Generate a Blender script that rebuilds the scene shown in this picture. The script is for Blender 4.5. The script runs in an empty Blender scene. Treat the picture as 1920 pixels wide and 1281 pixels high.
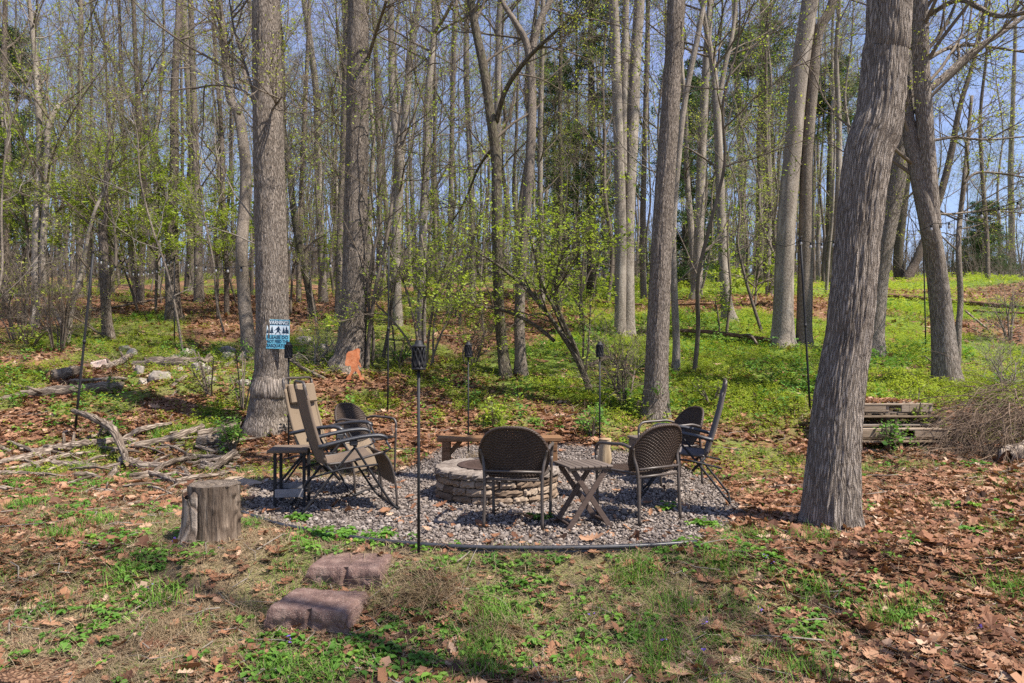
import bpy, math
import numpy as np
from mathutils import Vector

# ------------------------------------------------------------------ camera, sky, sun, exposure
SC = bpy.context.scene
C = SC.collection
F, CX, HY, EYE = 1350.0, 960.0, 675.0, 1.33     # focal length and horizon in photo pixels, eye height in metres
cam = bpy.data.cameras.new('camera'); co = bpy.data.objects.new('camera', cam); C.objects.link(co)
cam.sensor_fit = 'HORIZONTAL'; cam.sensor_width = 36.0; cam.lens = F/1920*36
cam.shift_y = -(640.5-HY)/1920; cam.clip_start = 0.05; cam.clip_end = 2000
co.location = (0, 0, EYE); co.rotation_euler = (math.radians(90), 0, 0)
SC.camera = co
SUN_EL, SUN_AZ = 56.0, 116.0                    # elevation, azimuth clockwise from +Y (the view direction)
sd = Vector((math.sin(math.radians(SUN_AZ))*math.cos(math.radians(SUN_EL)),
             math.cos(math.radians(SUN_AZ))*math.cos(math.radians(SUN_EL)), math.sin(math.radians(SUN_EL))))
W = bpy.data.worlds.new('World'); SC.world = W; W.use_nodes = True
nt = W.node_tree; nt.nodes.clear()
sky = nt.nodes.new('ShaderNodeTexSky'); sky.sky_type = 'NISHITA'; sky.sun_disc = False
sky.sun_elevation = math.radians(SUN_EL); sky.sun_rotation = math.radians(SUN_AZ)
sky.air_density = 1.0; sky.dust_density = 0.3; sky.ozone_density = 2.0; sky.altitude = 200
tc = nt.nodes.new('ShaderNodeTexCoord'); mp = nt.nodes.new('ShaderNodeMapping'); mp.inputs['Scale'].default_value = (1.0, 1.0, 3.0)
nz = nt.nodes.new('ShaderNodeTexNoise'); nz.inputs['Scale'].default_value = 4.0; nz.inputs['Detail'].default_value = 5.0
rp = nt.nodes.new('ShaderNodeValToRGB'); rp.color_ramp.elements[0].position = .48; rp.color_ramp.elements[1].position = .80
rp.color_ramp.elements[0].color = (.26, .26, .26, 1); rp.color_ramp.elements[1].color = (.62, .62, .62, 1)
mx = nt.nodes.new('ShaderNodeMix'); mx.data_type = 'RGBA'; mx.inputs[7].default_value = (3.6, 4.0, 7.6, 1)
bg = nt.nodes.new('ShaderNodeBackground'); bg.inputs[1].default_value = 0.085
wo = nt.nodes.new('ShaderNodeOutputWorld')
L = nt.links.new
L(tc.outputs['Generated'], mp.inputs[0]); L(mp.outputs[0], nz.inputs['Vector']); L(nz.outputs[0], rp.inputs[0])
L(rp.outputs[0], mx.inputs[0]); L(sky.outputs[0], mx.inputs[6]); L(mx.outputs[2], bg.inputs[0]); L(bg.outputs[0], wo.inputs[0])
sl = bpy.data.lights.new('sun', 'SUN'); so = bpy.data.objects.new('sun', sl); C.objects.link(so)
sl.energy = 5.0; sl.angle = math.radians(0.6); sl.color = (1.0, .92, .82)
so.rotation_euler = (-sd).to_track_quat('-Z', 'Y').to_euler(); so.location = (6, -2, 12)
SC.view_settings.view_transform = 'Standard'; SC.view_settings.look = 'None'
SC.view_settings.exposure = 1.06; SC.view_settings.gamma = 1.0
SC.cycles.max_bounces = 6; SC.cycles.diffuse_bounces = 3; SC.cycles.transparent_max_bounces = 6
SC.cycles.use_denoising = False

# ------------------------------------------------------------------ helpers
PI = math.pi
def A(*v): return np.array(v, float)
def nrm(v): return v/np.maximum(np.linalg.norm(v, axis=-1, keepdims=True), 1e-9)

class MB:
    """collects vertices and faces, then links them as one mesh object"""
    def __init__(s): s.V = []; s.Fs = []; s.rn = []; s.bk = []; s.n = 0; s.hasbk = False
    def add(s, v, f, mi=0, rnd=None, bk=None, smooth=True):
        v = np.asarray(v, float).reshape(-1, 3); f = np.asarray(f, np.int64)
        s.V.append(v); s.Fs.append((f+s.n, mi, smooth))
        s.rn.append(np.full(len(v), .5) if rnd is None else np.broadcast_to(np.asarray(rnd, float), (len(v),)))
        s.bk.append(v if bk is None else bk); s.hasbk |= bk is not None
        s.n += len(v)
    def mesh(s, name, mats, off=None):
        me = bpy.data.meshes.new(name); V = np.concatenate(s.V)
        if off is not None: V = V-np.asarray(off, float)
        idx = np.concatenate([f.ravel() for f, _, _ in s.Fs]); tot = np.concatenate([np.full(len(f), f.shape[1]) for f, _, _ in s.Fs])
        mi = np.concatenate([np.full(len(f), m) for f, m, _ in s.Fs]); sm = np.concatenate([np.full(len(f), q) for f, _, q in s.Fs])
        st = np.concatenate([[0], np.cumsum(tot)[:-1]])
        me.vertices.add(len(V)); me.vertices.foreach_set('co', V.ravel().astype(np.float32))
        me.loops.add(len(idx)); me.loops.foreach_set('vertex_index', idx.astype(np.int32))
        me.polygons.add(len(tot)); me.polygons.foreach_set('loop_start', st.astype(np.int32))
        me.polygons.foreach_set('material_index', mi.astype(np.int32)); me.polygons.foreach_set('use_smooth', sm.astype(bool))
        for m in (mats if isinstance(mats, (list, tuple)) else [mats]): me.materials.append(m)
        a = me.attributes.new('rnd', 'FLOAT', 'POINT'); a.data.foreach_set('value', np.concatenate(s.rn).astype(np.float32))
        if s.hasbk:
            a = me.attributes.new('bk', 'FLOAT_VECTOR', 'POINT'); a.data.foreach_set('vector', np.concatenate(s.bk).ravel().astype(np.float32))
        me.update(calc_edges=True)
        return me
    def build(s, name, mats, parent=None, off=None):
        o = bpy.data.objects.new(name, s.mesh(name, mats, off)); C.objects.link(o)
        if parent is not None: o.parent = parent
        return o

def tag(o, label=None, cat=None, group=None, kind=None):
    for k, v in (('label', label), ('category', cat), ('group', group), ('kind', kind)):
        if v: o[k] = v
    return o
def thing(name, label, cat, loc=(0, 0, 0), rz=0.0, group=None):
    o = bpy.data.objects.new(name, None); C.objects.link(o); o.empty_display_size = .1
    o.location = tuple(float(q) for q in loc); o.rotation_euler = (0, 0, rz)
    return tag(o, label, cat, group)
def solo(name, label, cat, mb, mats, loc, group=None):
    o = mb.build(name, mats, None, loc); o.location = tuple(float(q) for q in loc)
    return tag(o, label, cat, group)
def copy_thing(o, loc, rz, label, group=None):
    c = o.copy(); C.objects.link(c); c.location = tuple(float(q) for q in loc); c.rotation_euler = (0, 0, rz); c['label'] = label
    if group: c['group'] = group
    for ch in list(o.children):
        d = ch.copy(); C.objects.link(d); d.parent = c
        for g in list(ch.children):
            e = g.copy(); C.objects.link(e); e.parent = d
    return c

def tube(mb, pts, rad, sides=8, mi=0, caps=True, bk=False, rnd=None, closed=False):
    P = np.asarray(pts, float); n = len(P); R = np.broadcast_to(np.asarray(rad, float), (n,))
    T = nrm(np.roll(P, -1, 0)-np.roll(P, 1, 0)) if closed else nrm(np.gradient(P, axis=0))
    ref = A(0, 0, 1) if abs(T[0][2]) < .9 else A(1, 0, 0)
    u = nrm(np.cross(T[0], ref)); U = [u]
    for i in range(1, n):
        u = u-T[i]*np.dot(u, T[i]); u = u/max(np.linalg.norm(u), 1e-9); U.append(u)
    U = np.array(U); Wv = np.cross(T, U)
    th = np.arange(sides)/sides*2*PI
    V = P[:, None]+R[:, None, None]*(np.cos(th)[None, :, None]*U[:, None]+np.sin(th)[None, :, None]*Wv[:, None])
    i = np.arange(n if closed else n-1)[:, None]; j = np.arange(sides)[None]
    k = (i+1) % n; jj = (j+1) % sides
    f = np.stack([i*sides+j, i*sides+jj, k*sides+jj, k*sides+j], -1).reshape(-1, 4)
    b = None
    if bk:
        s = np.concatenate([[0], np.cumsum(np.linalg.norm(np.diff(P, axis=0), axis=1))]); r0 = R.max()
        b = np.stack([np.broadcast_to(np.cos(th)*r0, (n, sides)), np.broadcast_to(np.sin(th)*r0, (n, sides)), np.broadcast_to(s[:, None], (n, sides))], -1).reshape(-1, 3)
    base = mb.n
    mb.add(V.reshape(-1, 3), f, mi, rnd, b)
    if caps and not closed:
        mb.Fs.append((np.array([list(range(sides))[::-1]])+base, mi, False))
        mb.Fs.append((np.array([list(range(sides))])+base+(n-1)*sides, mi, False))

def smooth(pts, m=8):
    """Catmull-Rom through the points"""
    P = np.asarray(pts, float); P = np.vstack([2*P[0]-P[1], P, 2*P[-1]-P[-2]]); out = []
    for i in range(1, len(P)-2):
        t = np.linspace(0, 1, m, endpoint=False)[:, None]
        a, b, c, d = P[i-1], P[i], P[i+1], P[i+2]
        out.append(.5*((2*b)+(-a+c)*t+(2*a-5*b+4*c-d)*t**2+(-a+3*b-3*c+d)*t**3))
    return np.vstack(out+[P[-2][None]])

def cbox(mb, c, s, b=.004, R=None, mi=0, rnd=None, jit=0, rng=None):
    """a box with chamfered edges"""
    h = np.asarray(s, float)/2; b = min(b, h.min()*.6); V = []; key = {}
    sg = [(x, y, z) for x in (-1, 1) for y in (-1, 1) for z in (-1, 1)]
    for ci, q in enumerate(sg):
        for a in range(3):
            v = h-b; v[a] = h[a]; key[(q, a)] = len(V); V.append(v*np.array(q))
    V = np.array(V)
    if jit: V = V+rng.normal(0, jit, V.shape)
    f4, f3 = [], []
    for a in range(3):
        o1, o2 = (a+1) % 3, (a+2) % 3
        for s1 in (-1, 1):
            qs = []
            for p, r in ((-1, -1), (1, -1), (1, 1), (-1, 1)):
                q = [0, 0, 0]; q[a] = s1; q[o1] = p; q[o2] = r; qs.append(key[(tuple(q), a)])
            f4.append(qs)
        for p in (-1, 1):
            for r in (-1, 1):
                q0 = [0, 0, 0]; q0[o1] = p; q0[o2] = r; q1 = list(q0); q0[a] = -1; q1[a] = 1
                f4.append([key[(tuple(q0), o1)], key[(tuple(q1), o1)], key[(tuple(q1), o2)], key[(tuple(q0), o2)]])
    for q in sg: f3.append([key[(q, 0)], key[(q, 1)], key[(q, 2)]])
    def fix(fs):
        o = []
        for f in fs:
            p = V[f]; n = np.cross(p[1]-p[0], p[2]-p[0]); o.append(f if np.dot(n, p.mean(0)) > 0 else f[::-1])
        return o
    f4, f3 = fix(f4), fix(f3)
    if R is not None: V = V@np.asarray(R, float).T
    base = mb.n; bk = V.copy()
    mb.add(V+np.asarray(c, float), f4, mi, rnd, bk, smooth=False); mb.Fs.append((np.array(f3)+base, mi, False))
def rotz(a): return np.array([[math.cos(a), -math.sin(a), 0], [math.sin(a), math.cos(a), 0], [0, 0, 1]])
def roty(a): return np.array([[math.cos(a), 0, math.sin(a)], [0, 1, 0], [-math.sin(a), 0, math.cos(a)]])
def rotx(a): return np.array([[1, 0, 0], [0, math.cos(a), -math.sin(a)], [0, math.sin(a), math.cos(a)]])
def bar(mb, p, q, w, t, b=.003, mi=0, rnd=None, side=A(0, 1, 0)):
    """a flat rectangular bar from p to q; t is its size along side"""
    p, q = np.asarray(p, float), np.asarray(q, float); d = nrm(q-p); s = nrm(side-d*np.dot(side, d)); u = np.cross(d, s)
    cbox(mb, (p+q)/2, (np.linalg.norm(q-p), t, w), b, np.stack([d, s, u], 1), mi, rnd)
def lathe(mb, prof, seg=20, c=(0, 0, 0), mi=0, rnd=None):
    pr = np.asarray(prof, float); th = np.arange(seg)/seg*2*PI; n = len(pr)
    V = np.stack([pr[:, None, 0]*np.cos(th), pr[:, None, 0]*np.sin(th), np.broadcast_to(pr[:, None, 1], (n, seg))], -1)+np.asarray(c, float)
    i = np.arange(n-1)[:, None]; j = np.arange(seg)[None]; jj = (j+1) % seg
    f = np.stack([i*seg+j, i*seg+jj, (i+1)*seg+jj, (i+1)*seg+j], -1).reshape(-1, 4)
    mb.add(V.reshape(-1, 3), f, mi, rnd)
def slab(mb, pts2, y0, y1, mi=0, rnd=None):
    """an outline in x,z with real thickness along y"""
    p = np.asarray(pts2, float); n = len(p)
    V = np.vstack([np.c_[p[:, 0], np.full(n, y0), p[:, 1]], np.c_[p[:, 0], np.full(n, y1), p[:, 1]]]); b = mb.n
    i = np.arange(n); mb.add(V, np.stack([i, (i+1) % n, (i+1) % n+n, i+n], 1), mi, rnd, smooth=False)
    mb.Fs.append((np.array([list(range(n))])+b, mi, False)); mb.Fs.append((np.array([list(range(2*n-1, n-1, -1))])+b, mi, False))

def _h(i, j, s):
    n = (i*374761393+j*668265263+s*144269504) & 0xffffffff
    n = ((n ^ (n >> 13))*1274126177) & 0xffffffff
    return ((n ^ (n >> 16)) & 0xffff)/65535.0
def vnoise(x, y, s=0):
    x = np.asarray(x, float); y = np.asarray(y, float); i = np.floor(x).astype(np.int64); j = np.floor(y).astype(np.int64)
    u = x-i; v = y-j; u = u*u*(3-2*u); v = v*v*(3-2*v)
    return (_h(i, j, s)*(1-u)+_h(i+1, j, s)*u)*(1-v)+(_h(i, j+1, s)*(1-u)+_h(i+1, j+1, s)*u)*v
def fbm(x, y, s=0, o=4):
    t = 0; a = .5; q = 0
    for k in range(o): t = t+a*vnoise(np.asarray(x)*2**k+17*k, np.asarray(y)*2**k+9*k, s+k); q += a; a *= .5
    return t/q
def sstep(x, a, b):
    t = np.clip((np.asarray(x, float)-a)/(b-a), 0, 1); return t*t*(3-2*t)

# ------------------------------------------------------------------ terrain
_yy = np.linspace(-30, 400, 8601)
_zz = np.interp(_yy, [-30, 2.5, 3.5, 4.15, 4.7, 5.05, 8.6, 10, 12, 14, 18, 24, 32, 45, 60, 80, 140, 400],
                [-.8, -.46, -.40, -.31, -.17, -.01, 0.0, .20, .66, 1.17, 2.0, 3.1, 4.4, 6.25, 8.0, 8.8, 8, 4])
_kk = np.exp(-np.linspace(-2, 2, 13)**2); _zz = np.convolve(np.pad(_zz, 6, mode='edge'), _kk/_kk.sum(), 'valid')
PATIO_PX = [(450, 962), (540, 992), (620, 1004), (700, 1016), (800, 1025), (900, 1030), (1000, 1030), (1100, 1029), (1200, 1026), (1300, 1020),
            (1345, 1005), (1395, 968), (1392, 938), (1345, 905), (1295, 880), (1200, 866), (1090, 860), (960, 856), (830, 862), (770, 880), (690, 893), (600, 897), (520, 897), (462, 915)]
PATIO = np.array([((x-CX)*EYE/(y-HY), F*EYE/(y-HY)) for x, y in PATIO_PX])
def patio_d(X, Y):
    """signed distance to the gravel patio's outline, negative inside"""
    X = np.asarray(X, float); Y = np.asarray(Y, float); d = np.full(X.shape, 1e9); ins = np.zeros(X.shape, bool); n = len(PATIO)
    for i in range(n):
        a, b = PATIO[i], PATIO[(i+1) % n]; e = b-a
        t = np.clip(((X-a[0])*e[0]+(Y-a[1])*e[1])/(e@e), 0, 1)
        d = np.minimum(d, np.hypot(X-a[0]-t*e[0], Y-a[1]-t*e[1]))
        c = ((a[1] > Y) != (b[1] > Y)) & (X < (b[0]-a[0])*(Y-a[1])/(b[1]-a[1]+1e-12)+a[0]); ins ^= c
    return np.where(ins, -d, d)
def H(X, Y):
    X = np.asarray(X, float); Y = np.asarray(Y, float); z = np.interp(Y, _yy, _zz)
    fl = 1-np.exp(-np.maximum(np.hypot((X-.1)/2.6, (Y-6.9)/2.0)-.9, 0)**2*3)
    z = z+fl*((fbm(X*.9, Y*.9, 3)-.5)*.14+(fbm(X*4, Y*4, 8, 2)-.5)*.035)
    z = z+(fbm(X*.12+5, Y*.12, 21, 3)-.5)*1.1*sstep(Y, 13, 26)
    z = z+.30*sstep(X, 3.4, 7)*sstep(Y, 4.5, 7.5)*(1-sstep(Y, 11, 15))
    z = z+.10*np.exp(-((X+.52)/.22)**2-((Y-4.72)/.20)**2)
    z = z+.16*sstep(-X, 2.2, 4.5)*np.exp(-((Y-12.6)/1.0)**2)
    return z
def h1(x, y): return float(H(np.array([x]), np.array([y]))[0])
_gy = np.geomspace(2.4, 130, 2600)
def ground_at(x, y):
    X = (x-CX)*_gy/F; zr = EYE+(HY-y)*_gy/F; d = H(X, _gy)-zr
    i = int(np.argmax(d >= 0)) if (d >= 0).any() else len(_gy)-1
    return A(X[i], _gy[i], H(X[i:i+1], _gy[i:i+1])[0])
def L0(X, Y, z=0.0):
    """a place on the flat gravel, from the first survey's numbers (1400 px lens, eye at 1.5 m)"""
    px, py = CX+1400*X/Y, 632+2100/Y; Yn = F*EYE/(py-HY); return A((px-CX)*Yn/F, Yn, z)
def P(x, y, Y): return A((x-CX)*Y/F, Y, EYE+(HY-y)*Y/F)

# where the leaves, the green cover and the dry grass lie (0..1)
def zones(X, Y):
    X = np.asarray(X, float); Y = np.asarray(Y, float)
    n1 = fbm(X*.55+3, Y*.55+1, 31, 4); n2 = fbm(X*1.3, Y*1.3, 41, 4); n3 = fbm(X*.3+9, Y*.22, 51, 3)
    near = 1-sstep(Y, 8.2, 9.4)
    right = sstep(X+(n1-.5)*1.2, .7, 2.5)
    left = sstep(-X, 2.0, 3.4)
    lit = near*(.05+.75*right*(1-.5*sstep(n2, .52, .68))+.35*sstep(n1, .54, .64)*(1-right)+.35*sstep(-X, 1.8, 3.5)*sstep(Y, 6.0, 7.4))
    hill = sstep(Y+(n1-.5)*3.2+.42*np.clip(X-1.0, -2, 3.2), 11.4, 13.3)
    lit = lit+(1-near)*((1-hill)*(.85-.5*sstep(n2, .47, .6))+hill*(.2+.75*sstep(n3+.35*(n2-.5)-.07*sstep(X, -1, 3)-.10*(1-sstep(Y, 17, 20))+.06*sstep(Y, 19, 24)*(1-sstep(X, 2, 6)), .46, .56)))
    grn = near*(.55*sstep(n2, .46, .60)*(1-.45*right)+.1)+(1-near)*((1-hill)*(.06+.5*sstep(n2, .46, .58))+hill*(1-.9*sstep(n3+.35*(n2-.5)-.07*sstep(X, -1, 3)-.10*(1-sstep(Y, 17, 20))+.06*sstep(Y, 19, 24)*(1-sstep(X, 2, 6)), .45, .56))*(.55+.45*sstep(X, -1.5, 1)))
    dry = near*(1-right*.75)*(.55+.45*sstep(fbm(X*.9+30, Y*.9, 61), .4, .6))*(1-.4*left*sstep(Y, 6.2, 7.2))+(.14+.2*sstep(n2, .44, .56))*(1-near)
    pt = sstep(patio_d(X, Y)+(n2-.5)*.3, -.12, .1)
    return np.clip(lit, 0, 1)*pt, np.clip(grn, 0, 1)*pt, np.clip(dry, 0, 1)*pt, pt
# ------------------------------------------------------------------ materials
def new_mat(name):
    m = bpy.data.materials.new(name); m.use_nodes = True; t = m.node_tree; p = t.nodes['Principled BSDF']
    p.inputs['Roughness'].default_value = .85; p.inputs['Specular IOR Level'].default_value = .25
    return m, t, p
def ramp(t, cols, src, lo=0.0, hi=1.0):
    r = t.nodes.new('ShaderNodeValToRGB'); e = r.color_ramp.elements
    while len(e) < len(cols): e.new(.5)
    for i, c in enumerate(cols):
        e[i].position = lo+(hi-lo)*i/max(len(cols)-1, 1); e[i].color = (*c, 1)
    t.links.new(src, r.inputs[0]); return r.outputs[0]
def noise(t, vec, scale, detail=4, rough=.6, dist=0.0):
    n = t.nodes.new('ShaderNodeTexNoise'); n.inputs['Scale'].default_value = scale; n.inputs['Detail'].default_value = detail
    n.inputs['Roughness'].default_value = rough; n.inputs['Distortion'].default_value = dist
    if vec is not None: t.links.new(vec, n.inputs['Vector'])
    return n.outputs[0]
def coords(t, kind, stretch=(1, 1, 1)):
    if kind == 'bk':
        a = t.nodes.new('ShaderNodeAttribute'); a.attribute_name = 'bk'; v = a.outputs['Vector']
    else:
        v = t.nodes.new('ShaderNodeTexCoord').outputs['Object']
    m = t.nodes.new('ShaderNodeMapping'); m.inputs['Scale'].default_value = stretch; t.links.new(v, m.inputs[0]); return m.outputs[0]
def attr(t, name='rnd'):
    a = t.nodes.new('ShaderNodeAttribute'); a.attribute_name = name; return a.outputs['Fac']
def mixc(t, fac, a, b, mode='MIX'):
    m = t.nodes.new('ShaderNodeMix'); m.data_type = 'RGBA'; m.blend_type = mode
    for s, k in ((fac, 0), (a, 6), (b, 7)):
        if isinstance(s, (int, float)): m.inputs[k].default_value = s
        elif isinstance(s, tuple): m.inputs[k].default_value = (*s, 1)
        else: t.links.new(s, m.inputs[k])
    return m.outputs[2]
def math_(t, op, a, b=None):
    m = t.nodes.new('ShaderNodeMath'); m.operation = op
    for k, s in ((0, a), (1, b)):
        if s is None: continue
        if isinstance(s, (int, float)): m.inputs[k].default_value = s
        else: t.links.new(s, m.inputs[k])
    return m.outputs[0]
def bump(t, p, h, strength=.5, dist=.01):
    b = t.nodes.new('ShaderNodeBump'); b.inputs['Strength'].default_value = strength; b.inputs['Distance'].default_value = dist
    t.links.new(h, b.inputs['Height']); t.links.new(b.outputs[0], p.inputs['Normal'])
def M_plain(name, cols, scale=30, rough=.7, kind='obj', stretch=(1, 1, 1), bs=.2, bd=.004, spec=.25, metal=0, lo=.3, hi=.7, usernd=0.0):
    m, t, p = new_mat(name); v = coords(t, kind, stretch); n = noise(t, v, scale)
    if usernd: n = math_(t, 'ADD', math_(t, 'MULTIPLY', n, 1-usernd), math_(t, 'MULTIPLY', attr(t), usernd))
    t.links.new(ramp(t, cols, n, lo, hi), p.inputs['Base Color']); p.inputs['Roughness'].default_value = rough
    p.inputs['Specular IOR Level'].default_value = spec; p.inputs['Metallic'].default_value = metal
    if bs: bump(t, p, noise(t, v, scale*1.7, 6), bs, bd)
    return m
def M_leaf(name, cols, transl=.25, rough=.7, tint=1.25):
    m, t, p = new_mat(name); c = ramp(t, cols, attr(t)); t.links.new(c, p.inputs['Base Color']); p.inputs['Roughness'].default_value = rough
    tr = t.nodes.new('ShaderNodeBsdfTranslucent'); t.links.new(mixc(t, 1.0, c, (tint, tint, tint*.6), 'MULTIPLY'), tr.inputs[0])
    ms = t.nodes.new('ShaderNodeMixShader'); ms.inputs[0].default_value = transl
    t.links.new(p.outputs[0], ms.inputs[1]); t.links.new(tr.outputs[0], ms.inputs[2]); t.links.new(ms.outputs[0], t.nodes['Material Output'].inputs[0])
    return m
def M_bark(name, dark, mid, light, scale=26, stretch=.13, depth=.02, moss=None, lichen=.35, strength=1.0, ridge=.6):
    m, t, p = new_mat(name); v = coords(t, 'bk', (1, 1, stretch)); v1 = coords(t, 'bk', (1, 1, .6))
    nn = t.nodes.new('ShaderNodeTexNoise'); nn.inputs['Scale'].default_value = scale*.35; nn.inputs['Detail'].default_value = 3; t.links.new(v, nn.inputs['Vector'])
    mv = t.nodes.new('ShaderNodeVectorMath'); mv.operation = 'MULTIPLY_ADD'; t.links.new(nn.outputs['Color'], mv.inputs[0]); mv.inputs[1].default_value = (2.2/scale,)*3; t.links.new(v, mv.inputs[2])
    vo = t.nodes.new('ShaderNodeTexVoronoi'); vo.feature = 'DISTANCE_TO_EDGE'; vo.inputs['Scale'].default_value = scale; t.links.new(mv.outputs[0], vo.inputs['Vector'])
    r = math_(t, 'MINIMUM', math_(t, 'MULTIPLY', vo.outputs['Distance'], 4.5), 1.0)
    fine = noise(t, v1, scale*3.2, 5, .7)
    big = noise(t, coords(t, 'bk', (1, 1, .35)), 3.1, 3)
    h = math_(t, 'ADD', math_(t, 'MULTIPLY', r, ridge), math_(t, 'MULTIPLY', fine, 1.0-ridge*.75))
    c = ramp(t, [dark, mid, light], h, .15, .9)
    c = mixc(t, math_(t, 'MULTIPLY', ramp(t, [(0, 0, 0), (1, 1, 1)], big, .50, .68), lichen), c, tuple(min(q*1.18, .8) for q in light))
    if moss: c = mixc(t, math_(t, 'MULTIPLY', ramp(t, [(0, 0, 0), (1, 1, 1)], noise(t, v1, 7, 4), .52, .66), .55), c, moss)
    t.links.new(c, p.inputs['Base Color']); p.inputs['Roughness'].default_value = .92; p.inputs['Specular IOR Level'].default_value = .12
    bump(t, p, h, strength, depth); return m

MT = {}
MT['bark_furrowed'] = M_bark('bark_furrowed', (.085, .068, .054), (.24, .20, .166), (.43, .375, .325), 42, .16, .04, lichen=.25, ridge=.5)
MT['bark_oak'] = M_bark('bark_oak', (.06, .048, .038), (.195, .159, .129), (.36, .308, .26), 40, .24, .03, lichen=.35, ridge=.5)
MT['bark_brown'] = M_bark('bark_brown', (.05, .038, .03), (.14, .11, .085), (.24, .20, .165), 34, .2, .02, lichen=.2)
MT['bark_pale'] = M_bark('bark_pale', (.085, .07, .055), (.20, .17, .14), (.34, .30, .255), 24, .5, .012, lichen=.7, strength=.7, ridge=.35)
MT['bark_grey'] = M_bark('bark_grey', (.06, .048, .038), (.155, .128, .103), (.27, .23, .19), 28, .4, .015, lichen=.5, strength=.8, ridge=.4)
MT['bark_dark'] = M_bark('bark_dark', (.03, .024, .018), (.085, .07, .052), (.16, .14, .105), 30, .25, .012, moss=(.09, .095, .04), lichen=.2)
MT['bark_far'] = M_plain('bark_far', [(.07, .056, .044), (.17, .142, .115)], 3, .95, 'bk', (1, 1, .4), 0)
MT['twig'] = M_plain('twig', [(.09, .07, .053), (.19, .155, .12)], 1.5, .95, 'obj', (1, 1, 1), 0)
MT['twig_grey'] = M_plain('twig_grey', [(.14, .12, .10), (.26, .225, .19)], 1.5, .95, 'obj', (1, 1, 1), 0)
MT['twig_red'] = M_plain('twig_red', [(.16, .085, .05), (.26, .15, .10)], 2, .95, 'obj', (1, 1, 1), 0)
MT['vine'] = M_plain('vine', [(.10, .068, .045), (.24, .175, .125)], 2.5, .95, 'obj', (1, 1, 1), 0)
MT['leaf_bud'] = M_leaf('leaf_bud', [(.18, .22, .03), (.30, .35, .05), (.42, .44, .11)], .45)
MT['leaf_spring'] = M_leaf('leaf_spring', [(.07, .15, .02), (.15, .26, .03), (.27, .36, .06)], .4)
MT['leaf_under'] = M_leaf('leaf_under', [(.12, .19, .02), (.25, .34, .03), (.42, .48, .10)], .42)
MT['needle'] = M_leaf('needle', [(.03, .06, .018), (.055, .10, .028), (.09, .15, .042)], .2)
MT['cover'] = M_leaf('cover', [(.13, .18, .018), (.26, .335, .03), (.44, .49, .08)], .42)
MT['grass'] = M_leaf('grass', [(.06, .14, .02), (.12, .24, .03), (.24, .36, .06)], .3)
MT['straw'] = M_leaf('straw', [(.17, .12, .07), (.29, .215, .13), (.43, .345, .225)], .2)
MT['weed'] = M_leaf('weed', [(.05, .13, .02), (.10, .22, .03), (.19, .32, .05)], .3)
MT['litter'] = M_leaf('litter', [(.055, .029, .018), (.14, .064, .036), (.24, .113, .060), (.34, .185, .105), (.47, .33, .23)], .15)
MT['petal'] = M_leaf('petal', [(.16, .08, .45), (.28, .18, .60)], .2)
MT['gravel'] = M_leaf('gravel', [(.08, .062, .052), (.155, .126, .106), (.23, .194, .168), (.33, .285, .25)], .0)
MT['wicker'] = M_plain('wicker', [(.022, .015, .011), (.075, .050, .037)], 90, .5, bs=0, spec=.3)
MT['metal_brown'] = M_plain('metal_brown', [(.045, .036, .031), (.085, .068, .058)], 40, .45, bs=.05, spec=.5)
MT['metal_black'] = M_plain('metal_black', [(.010, .010, .012), (.022, .022, .025)], 40, .6, bs=.05, spec=.3)
MT['metal_grey'] = M_plain('metal_grey', [(.025, .026, .03), (.05, .051, .057)], 40, .45, bs=.05, spec=.5)
MT['plastic_black'] = M_plain('plastic_black', [(.018, .019, .023), (.04, .041, .048)], 25, .42, bs=.05, spec=.5)
MT['plastic_grey'] = M_plain('plastic_grey', [(.16, .155, .16), (.24, .235, .245)], 25, .5, bs=.05, spec=.4)
MT['fabric_tan'] = M_plain('fabric_tan', [(.16, .12, .082), (.225, .173, .122)], 220, .9, bs=.35, bd=.002, spec=.1)
MT['fabric_brown'] = M_plain('fabric_brown', [(.115, .085, .064), (.165, .127, .098)], 220, .9, bs=.35, bd=.002, spec=.1)
MT['fabric_grey'] = M_plain('fabric_grey', [(.10, .088, .085), (.15, .135, .13)], 220, .9, bs=.35, bd=.002, spec=.1)
MT['bench_wood'] = M_plain('bench_wood', [(.085, .042, .02), (.19, .10, .048), (.29, .17, .085)], 9, .7, 'bk', (1, 9, 9), .4, .004, usernd=.25)
MT['table_slat'] = M_plain('table_slat', [(.085, .066, .055), (.15, .12, .10)], 12, .6, 'bk', (1, 10, 10), .3, .002, usernd=.3)
MT['table_leg'] = M_plain('table_leg', [(.06, .042, .034), (.105, .075, .062)], 12, .6, 'bk', (1, 10, 10), .3, .002)
MT['old_wood'] = M_plain('old_wood', [(.10, .085, .07), (.24, .205, .17), (.38, .34, .29)], 7, .9, 'bk', (1, 12, 12), .7, .006, usernd=.3)
MT['pallet_wood'] = M_plain('pallet_wood', [(.12, .085, .055), (.24, .18, .125), (.36, .30, .24)], 6, .9, 'bk', (1, 12, 12), .6, .005, usernd=.4)
MT['log_bark'] = M_bark('log_bark', (.06, .045, .035), (.17, .13, .10), (.33, .27, .215), 24, .3, .015, lichen=.4)
MT['log_grey'] = M_bark('log_grey', (.05, .038, .029), (.14, .108, .082), (.27, .22, .172), 30, .12, .015, lichen=.4)
MT['log_rot'] = M_bark('log_rot', (.05, .028, .018), (.16, .085, .05), (.28, .17, .105), 24, .15, .015, lichen=.1)
MT['cut_wood'] = M_plain('cut_wood', [(.20, .125, .07), (.42, .30, .18)], 20, .9, bs=.4, bd=.004)
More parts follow.
